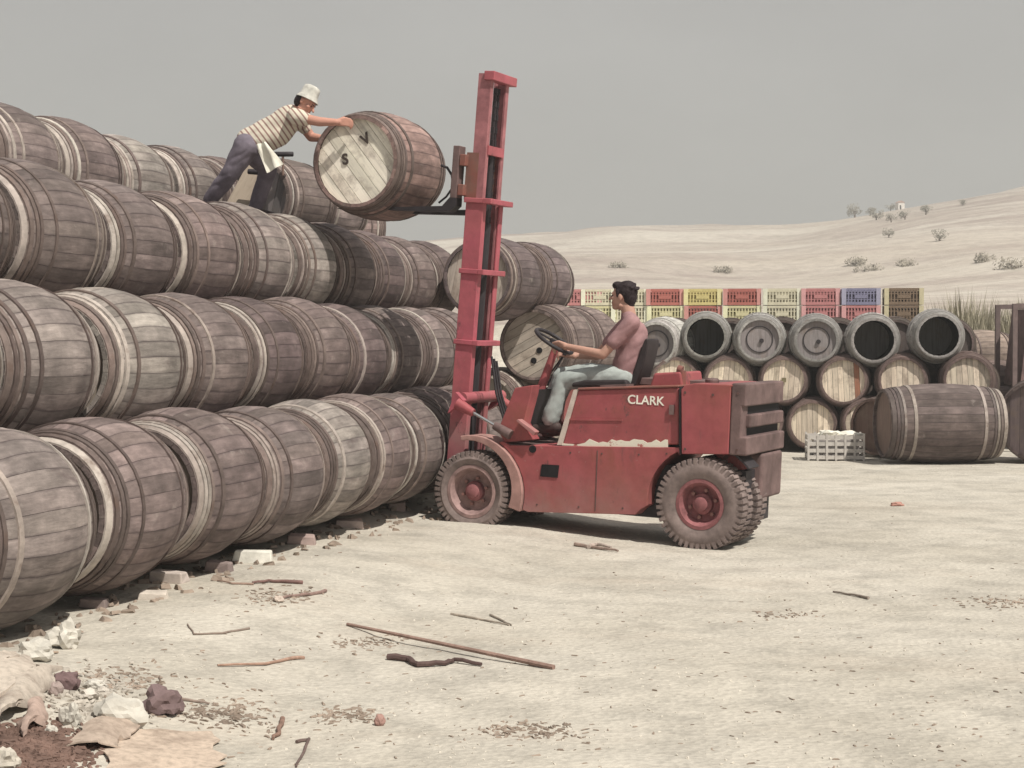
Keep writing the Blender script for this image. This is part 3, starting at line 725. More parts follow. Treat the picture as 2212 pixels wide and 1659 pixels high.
channel(vn + .022, 1, -.062, .062, zlow + .3, MH, d=.06).build('inner_channel', m_in, mast)
channel(vf - .022, -1, -.062, .062, zlow + .3, MH, d=.06).build('inner_channel', m_in, mast)
for py, ex, nm in ((433, .085, 'cross_member'), (586, .06, 'cross_member'), (739, .06, 'cross_member')):
    z = mz(py); b = MB(); b.bbox((.087, vn - .02, z - .024), (.087 + ex, vf + .02, z + .024)); b.bbox((-.10, vn - .018, z - .022), (.087, vn - .001, z + .022)); b.build(nm, m_redm, mast)
z = MH; b = MB(); b.bbox((-.0, vn + .0, z - .06), (.10, vf + .06, z + .02)); b.build('top_crosshead', m_redm, mast)
z = mz(322); b = MB(); b.bbox((.02, vn + .05, z - .04), (.075, vf - .05, z + .04)); b.build('chain_yoke', m_redm, mast)
b = MB(); b.tube([(.02, .45, zlow + .1), (.02, .45, mz(480))], .05, 14); b.build('lift_cylinder', m_dark, mast, smooth=True)
b = MB(); b.tube([(.02, .45, mz(480)), (.02, .45, mz(322))], .03, 12); b.build('lift_rod', m_dark, mast, smooth=True)
for v in (.35, .40, .50, .55):
    b = MB(); nlk = 60; z0_ = zlow + .3; z1_ = MH - .1
    for k in range(nlk): b.box((.0, v, z0_ + (z1_ - z0_) * (k + .5) / nlk), (.03 if k % 2 else .018, .03, (z1_ - z0_) / nlk * .96))
    b.build('lift_chain', m_dark, mast)
# tilt cylinders and cross tube
z = mz(858); b = MB(); b.tube([(.07, vn - .10, z), (.07, .95, z)], .052, 14); b.build('cross_tube', m_redm, mast, smooth=True)
for v in (.03, .88):
    A = V((tl(985, 872, .0)[0], v, tl(985, 872, .0)[1])); B = V((tl(1100, 940, .0)[0], v, tl(1100, 940, .0)[1]))
    C_ = A.lerp(B, .30); D_ = A.lerp(B, .70)
    b = MB(); b.tube([A, C_], [.055, .035], 12); b.build('tilt_yoke', m_red, fk, smooth=True)
    b = MB(); b.tube([C_, D_], .014, 10); b.build('tilt_rod', m_chrome, fk, smooth=True)
    b = MB(); b.tube([D_, B], [.035, .045], 12); b.build('tilt_cylinder', m_dirty, fk, smooth=True)
    b = MB(); b.prism([(A.x - .09, A.z - .09), (A.x - .02, A.z + .1), (A.x + .06, A.z + .03)], v - .01, v + .06) if v < .5 else b.prism([(A.x - .1, A.z - .1), (A.x, A.z + .1), (A.x + .07, A.z)], v - .06, v + .01)
    b.build('tilt_bracket', m_redm, fk)
# carriage with fork arms
zc0, zc1 = mz(432), mz(322)
cg = empty('fork_carriage'); cg.parent = mast
b = MB(); b.bbox((-.16, .20, mz(360)), (-.10, .84, mz(335))); b.bbox((-.16, .20, mz(424)), (-.10, .84, mz(400))); b.build('carriage_bars', m_rust, cg)
b = MB()
for v in (.26, .60): b = MB(); b.bbox((-.12, v, zc0 + .0), (-.0, v + .05, zc1 - .03)); b.build('carriage_cheek', m_rust, cg)
for v in (.26, .74):
    b = MB(); x = -.2; b.bbox((x - .03, v - .06, zc0 - .0), (x + .035, v + .06, zc1 + .02)); 
    b.build('fork_shank', m_dirty, cg)
    b = MB(); zf = zc0 - .06
    pr = [(x + .035, zc0 + .01), (x + .035, zc0 - .06), (x - .02, zc0 - .115), (x - 1.17, zc0 - .150), (x - 1.18, zc0 - .145), (x - .1, zc0 - .07), (x - .03, zc0 + .01)]
    b.prism(pr, v - .06, v + .06); b.build('fork_blade', m_dark, cg)
# hoop guard rod between shank and barrel
b = MB(); p_ = [tl(x_, y_, .5) for x_, y_ in ((984, 445), (992, 420), (975, 395), (955, 360))]
b.tube([(tl(x_, y_, .3)[0], .3, tl(x_, y_, .3)[1]) for x_, y_ in ((953, 357), (966, 362), (976, 378), (979, 400))], .012, 8); b.build('hydraulic_hose', m_dark, fk, smooth=True)
b = MB(); b.tube([(tl(x_, y_, .3)[0], .3, tl(x_, y_, .3)[1]) for x_, y_ in ((978, 405), (964, 425), (948, 438))], .010, 8); b.build('hydraulic_hose', m_dark, fk, smooth=True)

m_bolt = simple('greasy_bolt', (.12, .07, .065), .5)
for px, py in ((1480, 848), (1594, 850), (1480, 970), (1592, 972), (1540, 853)):
    q = tl(px, py, 0); b = MB(); b.lathe([(.001, -.005), (.012, -.005), (.012, .002)], 6); b.build('bolt', m_bolt, fk, loc=(q[0], 0, q[1]))
for px, py in ((1232, 978), (1300, 980), (1380, 982), (1440, 980), (1160, 1090), (1250, 1095), (1345, 1098)):
    q = tl(px, py, .03); b = MB(); b.lathe([(.001, -.004), (.009, -.004), (.009, .002)], 6); b.build('bolt', m_bolt, fk, loc=(q[0], .03, q[1]))
b = MB(); q = tl(1290, 968, .03); q2 = tl(1294, 1104, .03); b.bbox((q[0], .0262, q2[1]), (q[0] + .008, .034, q[1] - .02)); b.build('side_panel_seam', m_bolt, fk)
b = MB(); q = tl(1452, 880, .05); b.bbox((q[0] - .02, .03, q[1] - .06), (q[0] + .02, .052, q[1] + .02)); b.build('bonnet_latch', m_dirty, fk)
q = tl(1538, 834, .3); b = MB(); b.lathe([(.055, -.03), (.06, .03), (.05, .045), (.001, .05)], 16, axis='z'); b.build('filler_cap', m_dirty, fk, loc=(q[0], .3, q[1] + .02))
for dv in (.0, .05, .1):
    b = MB(); h_ = [tl(x_, y_, .28) for x_, y_ in ((1062, 770 + dv * 100), (1072, 850), (1088, 905), (1100, 940))]
    b.tube([(p_[0], .28 + dv, p_[1]) for p_ in h_], .011, 6); b.build('hydraulic_hose', m_dark, fk, smooth=True)
for o_ in fk.children_recursive:
    if o_.type == 'MESH' and o_.name.split('.')[0] in ('body', 'bonnet', 'bonnet_lip', 'cowl_cheek', 'counterweight', 'rear_grille', 'air_cleaner_box', 'seat_back', 'seat_cushion', 'outer_channel', 'cross_member', 'tow_block', 'step_bar', 'front_fender', 'top_cover', 'fork_shank', 'top_crosshead', 'carriage_bars'):
        bv = o_.modifiers.new('bevel', 'BEVEL'); bv.segments = 3; bv.limit_method = 'ANGLE'; bv.angle_limit = R(50)
        bv.width = {'counterweight': .03, 'rear_grille': .016, 'body': .012, 'bonnet': .018, 'outer_channel': .005, 'seat_back': .015, 'seat_cushion': .03, 'air_cleaner_box': .02, 'tow_block': .03}.get(o_.name.split('.')[0], .007)
        o_.data.polygons.foreach_set('use_smooth', [True] * len(o_.data.polygons)); bv.harden_normals = True
# ------------------------------------------------------------------ people (union of tapered limbs, remeshed)
def capsule(b, p, q, r0, r1, n=14):
    p, q = V(p), V(q); d = (q - p); L = d.length; d.normalize()
    pts = []; rs = []
    for k in range(5):
        a = pi / 2 * k / 4 + .02; pts.append(p - d * r0 * cos(a)); rs.append(max(r0 * sin(a), .001))
    pts.append(p.lerp(q, .5)); rs.append((r0 + r1) / 2)
    for k in range(4, -1, -1):
        a = pi / 2 * k / 4 + .02; pts.append(q + d * r1 * cos(a)); rs.append(max(r1 * sin(a), .001))
    b.tube(pts, rs, n)
def ell(b, c, r, rot=None, n=16):
    o_ = len(b.v); c = V(c)
    vs = []; fs = []; m = n // 2
    for i in range(m + 1):
        th = pi * i / m
        for k in range(n):
            a = 2 * pi * k / n; v = V((r[0] * sin(th) * cos(a), r[1] * sin(th) * sin(a), r[2] * cos(th)))
            if i in (0, m): v *= 1; v.x += .0005 * cos(a); v.y += .0005 * sin(a)
            if rot: v = rot @ v
            vs.append(c + v)
    fs = [(i * n + k, (i + 1) * n + k, (i + 1) * n + (k + 1) % n, i * n + (k + 1) % n) for i in range(m) for k in range(n)]
    fs += [tuple(range(n)), tuple(range((m + 1) * n - 1, m * n - 1, -1))]
    b.add(vs, fs)
def chain(b, pts, rs):
    for i in range(len(pts) - 1): capsule(b, pts[i], pts[i + 1], rs[i], rs[i + 1])
def remesh(b, name, mat, parent=None, vox=.012, it=4, fold=0.0):
    me = b.mesh(name); me.materials.append(mat); o_ = put(name, me)
    md = o_.modifiers.new('r', 'REMESH'); md.mode = 'VOXEL'; md.voxel_size = vox
    ms = o_.modifiers.new('s', 'SMOOTH'); ms.iterations = it; ms.factor = .5
    dg = bpy.context.evaluated_depsgraph_get(); m2 = bpy.data.meshes.new_from_object(o_.evaluated_get(dg)); m2.name = name
    bpy.data.objects.remove(o_); m2.materials.clear(); m2.materials.append(mat)
    if name in ('shirt', 'striped_shirt', 'trousers'): fold = .0065
    if fold:
        for v in m2.vertices:
            p = v.co; q = V((p.x * 2.2 + p.z * 3, p.y * 3, p.z * 7 - p.x * 5)); k = abs(noise.noise(q * 1.6)) * 2 - .55 + .25 * noise.noise(p * 20)
            v.co = p + v.normal * fold * k
    m2.polygons.foreach_set('use_smooth', [True] * len(m2.polygons))
    return put(name, m2, parent)
def hand(b, wr, d, palm_n, up, s=1.0, curl=.9):
    """palm plus five bent fingers; d forward, palm_n the side the fingers close to, up towards the thumb"""
    d = V(d).normalized(); palm_n = V(palm_n).normalized(); up = V(up).normalized()
    pc = V(wr) + d * .045 * s
    capsule(b, V(wr) - d * .02, V(wr) + d * .02, .027 * s, .028 * s, 10)
    for k in range(4):
        u = (k - 1.5) * .021 * s; base = V(wr) + d * .085 * s - up * u
        capsule(b, V(wr) + d * .015 * s - up * u * .6, base, .017 * s, .0125 * s, 8)
        L = [.040, .045, .042, .033][k] * s; p = base; an = .0
        for j in range(3):
            an += curl * (.35 + .3 * j); dd = d * cos(an) + palm_n * sin(an); q = p + dd * L * (1, .7, .55)[j]
            capsule(b, p, q, (.0105, .0095, .0085)[j] * s, (.0095, .0085, .0075)[j] * s, 8); p = q
    t0 = V(wr) + d * .03 * s + up * .025 * s; t1 = t0 + (d * .5 + up * .6 + palm_n * .4).normalized() * .04 * s; t2 = t1 + (d * .8 + palm_n * .6).normalized() * .032 * s
    capsule(b, t0, t1, .014 * s, .0115 * s, 8); capsule(b, t1, t2, .011 * s, .009 * s, 8)
def head(b, c, f, up, s=1.0):
    """head with brow, nose, lips, chin and ears; f the way the face looks"""
    f = V(f).normalized(); up = (V(up) - f * V(up).dot(f)).normalized(); r = f.cross(up)
    Q = M((r, f, up)).transposed(); C = V(c)
    P = lambda x, y, z: C + (r * x + f * y + up * z) * s
    ell(b, P(0, -.012, .03), (.075 * s, .094 * s, .088 * s), Q)
    ell(b, P(0, .018, -.025), (.062 * s, .070 * s, .085 * s), Q)
    ell(b, P(0, .055, -.085), (.032 * s, .03 * s, .026 * s), Q)                 # chin
    capsule(b, P(-.045, .0, -.07), P(-.01, .052, -.088), .022 * s, .02 * s, 8); capsule(b, P(.045, .0, -.07), P(.01, .052, -.088), .022 * s, .02 * s, 8)
    capsule(b, P(-.035, .076, .022), P(.035, .076, .022), .012 * s, .012 * s, 8)  # brow
    capsule(b, P(0, .084, .012), P(0, .110, -.026), .008 * s, .013 * s, 8)      # nose
    capsule(b, P(-.018, .078, -.053), P(.018, .078, -.053), .0105 * s, .0105 * s, 8)
    capsule(b, P(-.015, .074, -.065), P(.015, .074, -.065), .010 * s, .010 * s, 8)
    for sx_ in (-1, 1):
        ell(b, P(sx_ * .045, .058, -.018), (.022 * s, .02 * s, .02 * s), Q)     # cheek
        ell(b, P(sx_ * .078, -.008, -.008), (.010 * s, .02 * s, .032 * s), Q)   # ear
    return P, Q
def eyes(P, Q, parent, s=1.0):
    for sx_ in (-1, 1):
        b = MB(); ell(b, P(sx_ * .030, .0795, .002), (.0125 * s, .008 * s, .007 * s), Q, 10); b.build('eye', simple('eye_shadow', (.05, .03, .03), .5), parent, smooth=True, ang=80)
        b = MB(); capsule(b, P(sx_ * .014, .089, .020), P(sx_ * .044, .080, .021), .0045 * s, .004 * s, 6); b.build('eyebrow', m_hair, parent, smooth=True)

# --- driver, seated, seen from his left side
def T(px, py, v): p = tl(px, py, v); return TR @ V((p[0], v, p[1]))
ul = TR.to_3x3() @ V((1, 0, 0)); vl = TR.to_3x3() @ V((0, 1, 0)); zl = V((0, 0, 1))
VC = .52
hip = T(1352, 806, VC); neck = T(1362, 694, VC); hc = T(1345, 641, VC)
shN, shF = T(1364, 697, VC - .165), T(1358, 697, VC + .165)
elN, elF = T(1302, 766, VC - .23), T(1290, 768, VC + .23)
wrN, wrF = T(1226, 749, VC - .17), T(1236, 768, VC + .12)
knN, knF = T(1218, 822, VC - .13), T(1212, 812, VC + .14)
anN, anF = T(1190, 905, VC - .16), T(1178, 898, VC + .15)
hpN, hpF = T(1348, 808, VC - .09), T(1348, 808, VC + .09)
B = MB()
fwd = -ul
capsule(B, T(1362, 692, VC), T(1354, 660, VC), .062, .060)
P_, Q_ = head(B, hc, fwd + zl * .03, zl, 1.07)
chain(B, [shN, elN, wrN], [.046, .042, .029]); chain(B, [shF, elF, wrF], [.046, .042, .029])
chain(B, [hip, T(1366, 745, VC), T(1364, 712, VC)], [.11, .11, .09])
chain(B, [hpN, knN, anN], [.085, .06, .042]); chain(B, [hpF, knF, anF], [.085, .06, .042])
hand(B, wrN, (fwd * 1 + zl * .10), vl * .2 - zl * 1, -vl * .2 + zl * .6 + fwd * .1, 1.05, 1.0)
hand(B, wrF, (fwd * 1 + zl * .25), -zl, zl * .5 + vl * .4, 1.05, 1.0)
drv = remesh(B, 'person', m_skin, None, .0075, 3); drv['category'] = 'person'; drv['label'] = 'dark haired driver in mauve t-shirt and pale trousers seated on the forklift'
eyes(P_, Q_, drv, 1.07)
B = MB()                                                    # shirt
chain(B, [T(1352, 800, VC), T(1364, 760, VC), T(1366, 722, VC)], [.13, .135, .135])
chain(B, [T(1354, 798, VC - .06), T(1369, 742, VC - .06), T(1366, 712, VC - .07)], [.11, .105, .10]); chain(B, [T(1354, 798, VC + .06), T(1369, 742, VC + .06), T(1364, 712, VC + .07)], [.11, .105, .10])
capsule(B, shN, shF, .078, .078); capsule(B, T(1360, 702, VC), T(1356, 679, VC), .095, .062); capsule(B, shN + V((0, 0, -.01)), T(1360, 690, VC - .05), .075, .07); capsule(B, shF, T(1360, 690, VC + .05), .075, .07)
capsule(B, shN, shN.lerp(elN, .62), .078, .068); capsule(B, shF, shF.lerp(elF, .6), .078, .066)
capsule(B, T(1352, 812, VC - .05), T(1352, 812, VC + .05), .125, .125)
remesh(B, 'shirt', m_shirt, drv, .011, 5)
B = MB()                                                    # trousers
capsule(B, T(1350, 818, VC - .06), T(1350, 818, VC + .06), .122, .122)
chain(B, [T(1348, 816, VC - .09), T(1280, 814, VC - .12), knN, knN.lerp(anN, .4), anN + V((0, 0, .01))], [.108, .096, .082, .078, .082])
chain(B, [T(1348, 816, VC + .09), T(1280, 808, VC + .12), knF, knF.lerp(anF, .4), anF + V((0, 0, .01))], [.108, .096, .08, .074, .08])
remesh(B, 'trousers', m_jeans, drv, .011, 4)
for an, k in ((anN, 0), (anF, 1)):
    B = MB(); a_ = an + V((0, 0, -.07)); chain(B, [a_ + ul * .05 - zl * .0, a_ + fwd * .08 - zl * .02, a_ + fwd * .19 - zl * .03], [.05, .046, .038]); capsule(B, an - zl * .0, a_, .05, .05)
    remesh(B, 'shoe', m_shoe, drv, .01, 3)
B = MB()                                                    # hair
ell(B, P_(0, -.028, .045), (.094, .104, .089), Q_)
ell(B, P_(0, .045, .088), (.064, .052, .038), Q_); ell(B, P_(0, -.065, .0), (.075, .060, .085), Q_)
ell(B, P_(0, -.07, -.055), (.052, .038, .045), Q_)
for sx_ in (-1, 1): capsule(B, P_(sx_ * .072, .018, .04), P_(sx_ * .072, .020, .0), .018, .010, 8)
for k in range(60):
    th = random.uniform(0, 2 * pi); ph = random.uniform(0, 1.3); d_ = V((sin(ph) * cos(th), sin(ph) * sin(th) * 1.1 - .2, cos(ph)))
    ell(B, P_(d_.x * .08, -.025 + d_.y * .085, .045 + d_.z * .078), (.017, .017, .013), Q_, 8)
remesh(B, 'hair', m_hair, drv, .007, 4)

# --- standing man pushing the lifted barrel, seen from his right side
m_Y = 15.15
def W(px, py, Y=m_Y): return at(px, py, Y)
hc2 = W(661, 222, 15.05); fdir = V((.80, -.25, -.62)); upd = V((.62, 0, .75))
shR, shL = W(637, 252, 14.98), W(648, 262, 15.36)
elR, elL = W(690, 263, 14.93), W(672, 296, 15.42)
wrR, wrL = W(727, 264, 14.90), W(702, 300, 15.30)
hiR, hiL = W(531, 318, 15.1), W(540, 322, 15.32)
knR, anR = W(500, 372, 15.12), W(455, 430, 15.25)
knL, anL = W(580, 366, 15.5), W(553, 446, 15.6)
B = MB()
capsule(B, W(636, 245, 15.12), W(650, 232, 15.08), .058, .054)
P2, Q2 = head(B, hc2, fdir, upd, .98)
chain(B, [shR, elR, wrR], [.05, .043, .031]); chain(B, [shL, elL, wrL], [.055, .044, .031])
chain(B, [W(535, 315, 15.2), W(590, 290, 15.18), W(628, 262, 15.17)], [.10, .105, .095])
chain(B, [hiR, knR, anR], [.09, .062, .045]); chain(B, [hiL, knL, anL], [.09, .062, .045])
hand(B, wrR, (1, .02, .05), (.1, .75, -.75), (.1, -.1, 1), .98, 1.05)
hand(B, wrL, (1, .1, -.05), (.2, .2, -1), (.1, -.1, 1), 1.1, .6)
man = remesh(B, 'person', m_skin2, None, .0075, 3); man['category'] = 'person'; man['label'] = 'worker in striped shirt and white hat leaning out to push the lifted barrel'
eyes(P2, Q2, man, .98)
B = MB()
chain(B, [W(540, 306, 15.2), W(588, 283, 15.18), W(628, 256, 15.16)], [.128, .135, .13])
chain(B, [W(560, 306, 15.15), W(600, 290, 15.15), W(622, 270, 15.15)], [.115, .12, .10])
chain(B, [W(575, 312, 15.2), W(592, 306, 15.2)], [.085, .075])
capsule(B, shR, shL, .08, .08); capsule(B, shR, shR.lerp(elR, .40), .082, .066); capsule(B, shL, shL.lerp(elL, .40), .082, .066)
capsule(B, W(630, 250, 15.14), W(642, 240, 15.1), .08, .062)
remesh(B, 'striped_shirt', m_stripe, man, .011, 4)
B = MB()
capsule(B, W(532, 318, 15.12), W(536, 318, 15.3), .128, .125); capsule(B, W(548, 303, 15.2), W(530, 322, 15.2), .122, .125)
chain(B, [hiR, knR, anR], [.118, .085, .07]); chain(B, [hiL, knL, anL], [.118, .085, .07])
capsule(B, W(556, 340, 15.2), W(578, 354, 15.35), .08, .07)
remesh(B, 'trousers', m_slacks, man, .011, 4)
for an in (anR, anL):
    B = MB(); chain(B, [an + V((-.03, 0, -.06)), an + V((.10, -.02, -.08)), an + V((.19, -.04, -.10))], [.05, .046, .036]); capsule(B, an, an + V((-.02, 0, -.05)), .05, .05)
    remesh(B, 'boot', m_shoe, man, .01, 3)
B = MB(); ell(B, P2(0, -.055, -.01), (.078, .055, .075), Q2); remesh(B, 'hair', m_hair, man, .008, 1)
B = MB()
m_hat = simple('greyish_hat_cloth', (.50, .49, .45), .9, var=.3, scale=14)
prf = [(.001, .165), (.055, .163), (.082, .150), (.088, .12), (.092, .055), (.098, .045), (.116, .012), (.119, .016), (.100, .052), (.098, .06)]
B.lathe(prf, 28, axis='z')
hat = B.build('white_hat', m_hat, man, smooth=True, ang=60)
Qh = M.LocRotScale(P2(0, -.005, .012), Q2.to_quaternion() @ M.Rotation(R(14), 3, 'X').to_quaternion(), (.9, .9, .92)); hat.matrix_basis = Qh
# white cloth hanging from the waist
B = MB(); NXc, NYc = 8, 12
A0, A1, A2, A3 = W(553, 312, 14.96), W(573, 306, 14.95), W(612, 354, 14.97), W(577, 374, 15.0)
vs = []
for j in range(NYc + 1):
    for i in range(NXc + 1):
        u, v_ = i / NXc, j / NYc; p = A0.lerp(A1, u).lerp(A3.lerp(A2, u), v_); p = p + V((0, -1, 0)) * (.018 * sin(u * 9 + v_ * 3) + .01 * sin(v_ * 7)); vs.append(p)
n_ = len(vs); vs2 = [p + V((.003, .008, 0)) for p in vs]
fs = [(j * (NXc + 1) + i, j * (NXc + 1) + i + 1, (j + 1) * (NXc + 1) + i + 1, (j + 1) * (NXc + 1) + i) for j in range(NYc) for i in range(NXc)]
B.add(vs + vs2, fs + [tuple(k + n_ for k in f[::-1]) for f in fs]); B.build('waist_cloth', m_white, man, smooth=True, ang=80)

# board and mallets beside the man
b = MB(); q0, q1 = W(556, 366, 16.2), W(505, 450, 16.0)
d_ = (q1 - q0); L_ = d_.length; d_.normalize()
rotm = M((V((0, 1, 0)).cross(d_).normalized(), V((0, 1, 0)), d_)).transposed()
b.box((0, 0, 0), (.19, .03, L_ + .1)); o = b.build('plank', m_board, tint=(.30, .25, .20)); o.matrix_world = M.Translation((q0 + q1) / 2) @ M(((rotm[0][0], rotm[0][1], rotm[0][2], 0), (rotm[1][0], rotm[1][1], rotm[1][2], 0), (rotm[2][0], rotm[2][1], rotm[2][2], 0), (0, 0, 0, 1)))
tag(o, 'short tan plank leaning behind the leg of the standing worker', 'plank')
def mallet(px, py, Y, ang, label):
    r = empty('mallet', at(px, py, Y), (0, ang, 0)); tag(r, label, 'mallet', 'cooper mallets by the standing worker')
    b = MB(); b.tube([(-.11, 0, 0), (-.1, 0, 0), (.1, 0, 0), (.11, 0, 0)], [.02, .027, .027, .02], 10); b.build('mallet_head', m_dark, r, smooth=True)
    b = MB(); b.tube([(0, 0, -.02), (0, 0, -.22)], .013, 8); b.build('handle', m_stick, r, tint=(.18, .12, .1), smooth=True)
mallet(611, 333, 17.3, 0, 'dark mallet standing on top of the barrel under the worker')
mallet(560, 372, 15.9, R(4), 'dark mallet hanging beside the tan plank')

# ------------------------------------------------------------------ stones, sticks, boards
def rock_mesh(seed, r=(1, 1, 1), rough=.28, sub=2):
    import bmesh
    bm = bmesh.new(); bmesh.ops.create_icosphere(bm, subdivisions=sub, radius=1)
    for v in bm.verts:
        p = v.co.copy(); k = 1 + rough * noise.noise(p * 1.5 + V((seed, 0, 0))) * 1.6 + rough * .6 * noise.noise(p * 4 + V((0, seed, 0))) + rough * .3 * noise.noise(p * 9)
        v.co = V((p.x * r[0] * k, p.y * r[1] * k, p.z * r[2] * k))
    me = bpy.data.meshes.new('rock'); bm.to_mesh(me); bm.free(); return me
def rock(px, py, wpx, hpx, label, col=(.50, .475, .425), seed=0, rough=.28, cat='stone', name='stone', sub=3, mat=None, group=None, deep=.8):
    g = on_g(px, py + hpx / 2); k = g.y / FPX; w_, h_ = wpx * k / 2, hpx * k / 2 * 1.1
    me = rock_mesh(seed or px, (w_, w_ * deep, h_), rough, sub); me.materials.append(mat or m_stone_o)
    o_ = put(name, me, None, (g.x, g.y + w_ * deep * .55, g.z + h_ * .72), (0, 0, random.uniform(-.2, .2)), col); tag(o_, label, cat, group); return o_
rock(70, 1404, 84, 46, 'rounded white stone at the shadow edge beneath the leftmost bottom barrel', seed=3)
rock(137, 1373, 62, 56, 'jagged white stone standing right of the rounded white one', seed=11, rough=.5)
rock(253, 1541, 112, 70, 'largest white chalk boulder in the lower left rubble', seed=21, rough=.3, sub=3)
rock(347, 1513, 84, 64, 'rough dark brown clod beside the largest chalk boulder', (.17, .12, .12), seed=9, rough=.4, cat='clod', name='clod', sub=3)
rock(150, 1545, 36, 48, 'small upright white stone left of the largest boulder', seed=33, rough=.4)
rock(108, 1577, 26, 20, 'little round white pebble below the upright white stone', seed=5)
rock(8, 1640, 60, 46, 'pale stone cut off at the bottom left corner', (.5, .46, .40), seed=6)
rock(820, 1855 - 300 + 0, 24, 26, 'reddish rounded pebble alone on the bare ground', (.36, .22, .19), seed=8, rough=.15)
rock(140, 1470, 60, 44, 'dark lump of wood rot behind the pale curved boards', (.15, .10, .10), seed=41, cat='clod', name='clod')
rock(120, 1488, 30, 32, 'grey brown stone wedged against the pale curved boards', (.36, .29, .27), seed=43)
rock(205, 1478, 44, 22, 'flat pale stone above the largest boulder', (.55, .52, .47), seed=45)
rock(190, 1500, 40, 22, 'small pale rubble lump left above the largest boulder', (.52, .48, .43), seed=47)
rock(222, 1493, 28, 18, 'small pale rubble lump directly above the largest boulder', (.50, .46, .41), seed=48)
rock(908, 1080, 16, 18, 'tiny white stone at the foot of the stack near the front wheel', seed=51, group='chocking stones')
rock(600, 1294, 24, 14, 'small brownish stone in the middle of a dark straw patch', (.45, .38, .33), seed=55)
rock(1820, 1089 + 0, 26, 12, 'small pinkish brick bit on the ground far right', (.42, .26, .22), seed=57) if False else None
rock(1940, 1089, 26, 10, 'small reddish brick fragment on the pale ground at right', (.40, .22, .18), seed=58)
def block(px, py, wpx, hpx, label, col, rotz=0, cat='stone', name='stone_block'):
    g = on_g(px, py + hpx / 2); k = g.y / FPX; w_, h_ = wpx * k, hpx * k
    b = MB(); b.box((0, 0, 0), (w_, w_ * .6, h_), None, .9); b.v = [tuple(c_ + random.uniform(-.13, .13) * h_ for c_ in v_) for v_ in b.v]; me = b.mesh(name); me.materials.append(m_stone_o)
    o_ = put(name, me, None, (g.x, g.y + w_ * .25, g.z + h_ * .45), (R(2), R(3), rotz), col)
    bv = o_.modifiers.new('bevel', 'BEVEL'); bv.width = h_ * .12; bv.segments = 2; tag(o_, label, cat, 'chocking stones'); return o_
block(543, 1204, 84, 26, 'flat white block chocking the middle of the bottom row', (.66, .64, .58), .1)
block(362, 1247, 78, 26, 'pinkish white block under the third bottom barrel', (.52, .45, .41), -.2)
block(328, 1287, 62, 16, 'thin cracked pale slab left of the pinkish block', (.56, .50, .44), .1)
block(648, 1165, 64, 22, 'long brownish brick under the bottom row', (.34, .26, .24), .1)
block(752, 1131, 62, 18, 'brown and white brick near the forklift front wheel', (.44, .36, .33), .15)
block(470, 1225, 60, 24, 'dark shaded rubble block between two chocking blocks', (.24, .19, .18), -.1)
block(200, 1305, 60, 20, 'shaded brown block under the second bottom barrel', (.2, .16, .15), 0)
block(855, 1095, 40, 18, 'small brick chock nearest the forklift', (.35, .27, .25), .2)
# hidden chocks that carry the row
def stick(pts, r, label, col=(.30, .21, .17), name='stick', cat='stick', group=None, wob=.5):
    q = [on_g(x, y) + V((0, 0, r * .7)) for x, y in pts]
    pts2 = []
    for i in range(len(q) - 1):
        for k in range(3): pts2.append(q[i].lerp(q[i + 1], k / 3) + V((random.uniform(-1, 1), random.uniform(-1, 1), random.uniform(0, 1))) * r * wob)
    pts2.append(q[-1]); n_ = len(pts2)
    b = MB(); b.tube(pts2, [r * (1 - .5 * i / n_) for i in range(n_)], 7); o_ = b.build(name, m_stick, smooth=True, tint=col); tag(o_, label, cat, group)
stick([(1196, 1446), (750, 1352)], .014, 'longest straight stick lying across the bare foreground', (.27, .18, .15), wob=.15)
stick([(656, 1262), (620, 1260), (580, 1259), (545, 1262)], .013, 'short dark stick below the white chock block', (.17, .10, .09))
stick([(548, 1264), (500, 1262), (470, 1256)], .008, 'thin straw end left of the short dark stick')
stick([(658, 1424), (620, 1427), (575, 1438), (470, 1440)], .010, 'bent reddish twig left of the longest stick', (.34, .22, .17))
stick([(538, 1360), (480, 1370), (420, 1372), (405, 1350)], .007, 'thin angled twig on the left part of the yard', (.24, .19, .16))
stick([(840, 1425), (880, 1430), (905, 1441), (960, 1438), (985, 1432), (1040, 1440)], .018, 'wavy dark strip of bark under the longest stick', (.10, .065, .06), 'bark_strip', 'bark')
stick([(705, 1280), (670, 1287), (640, 1290), (600, 1296)], .012, 'knotty brown twig beside the small brownish stone', (.25, .17, .15))
stick([(1060, 1330), (1090, 1345), (1105, 1352)], .007, 'short grey twig near the head of the longest stick', (.30, .26, .22))
stick([(975, 1328), (1040, 1340), (1100, 1352)], .008, 'thin grey straw above the longest stick', (.36, .31, .26))
stick([(1875, 1295), (1845, 1288), (1800, 1280)], .010, 'short grey stick alone on the right part of the yard', (.26, .22, .19))
stick([(612, 1518 + 40), (600, 1590), (590, 1600)], .012, 'upright brown stub of root by the bottom litter', (.22, .14, .11))
stick([(640, 1606), (668, 1600), (650, 1640), (640, 1659)], .008, 'curled dark twig at the bottom edge', (.14, .1, .09))
stick([(0, 1428), (40, 1422), (100, 1417), (125, 1412)], .010, 'pale brown twig under the rounded white stone', (.34, .26, .2))
stick([(385, 1512), (420, 1517), (452, 1523)], .008, 'thin dark twig right of the brown clod', (.26, .2, .17))
stick([(1240, 1180), (1270, 1184), (1310, 1190), (1335, 1193)], .016, 'ragged brown bark piece in front of the forklift', (.27, .20, .17), 'bark_strip', 'bark')
stick([(1270, 1186), (1290, 1180), (1320, 1186)], .018, 'pale wood splinter on the ragged bark in front of the forklift', (.42, .35, .31), 'bark_strip', 'bark')
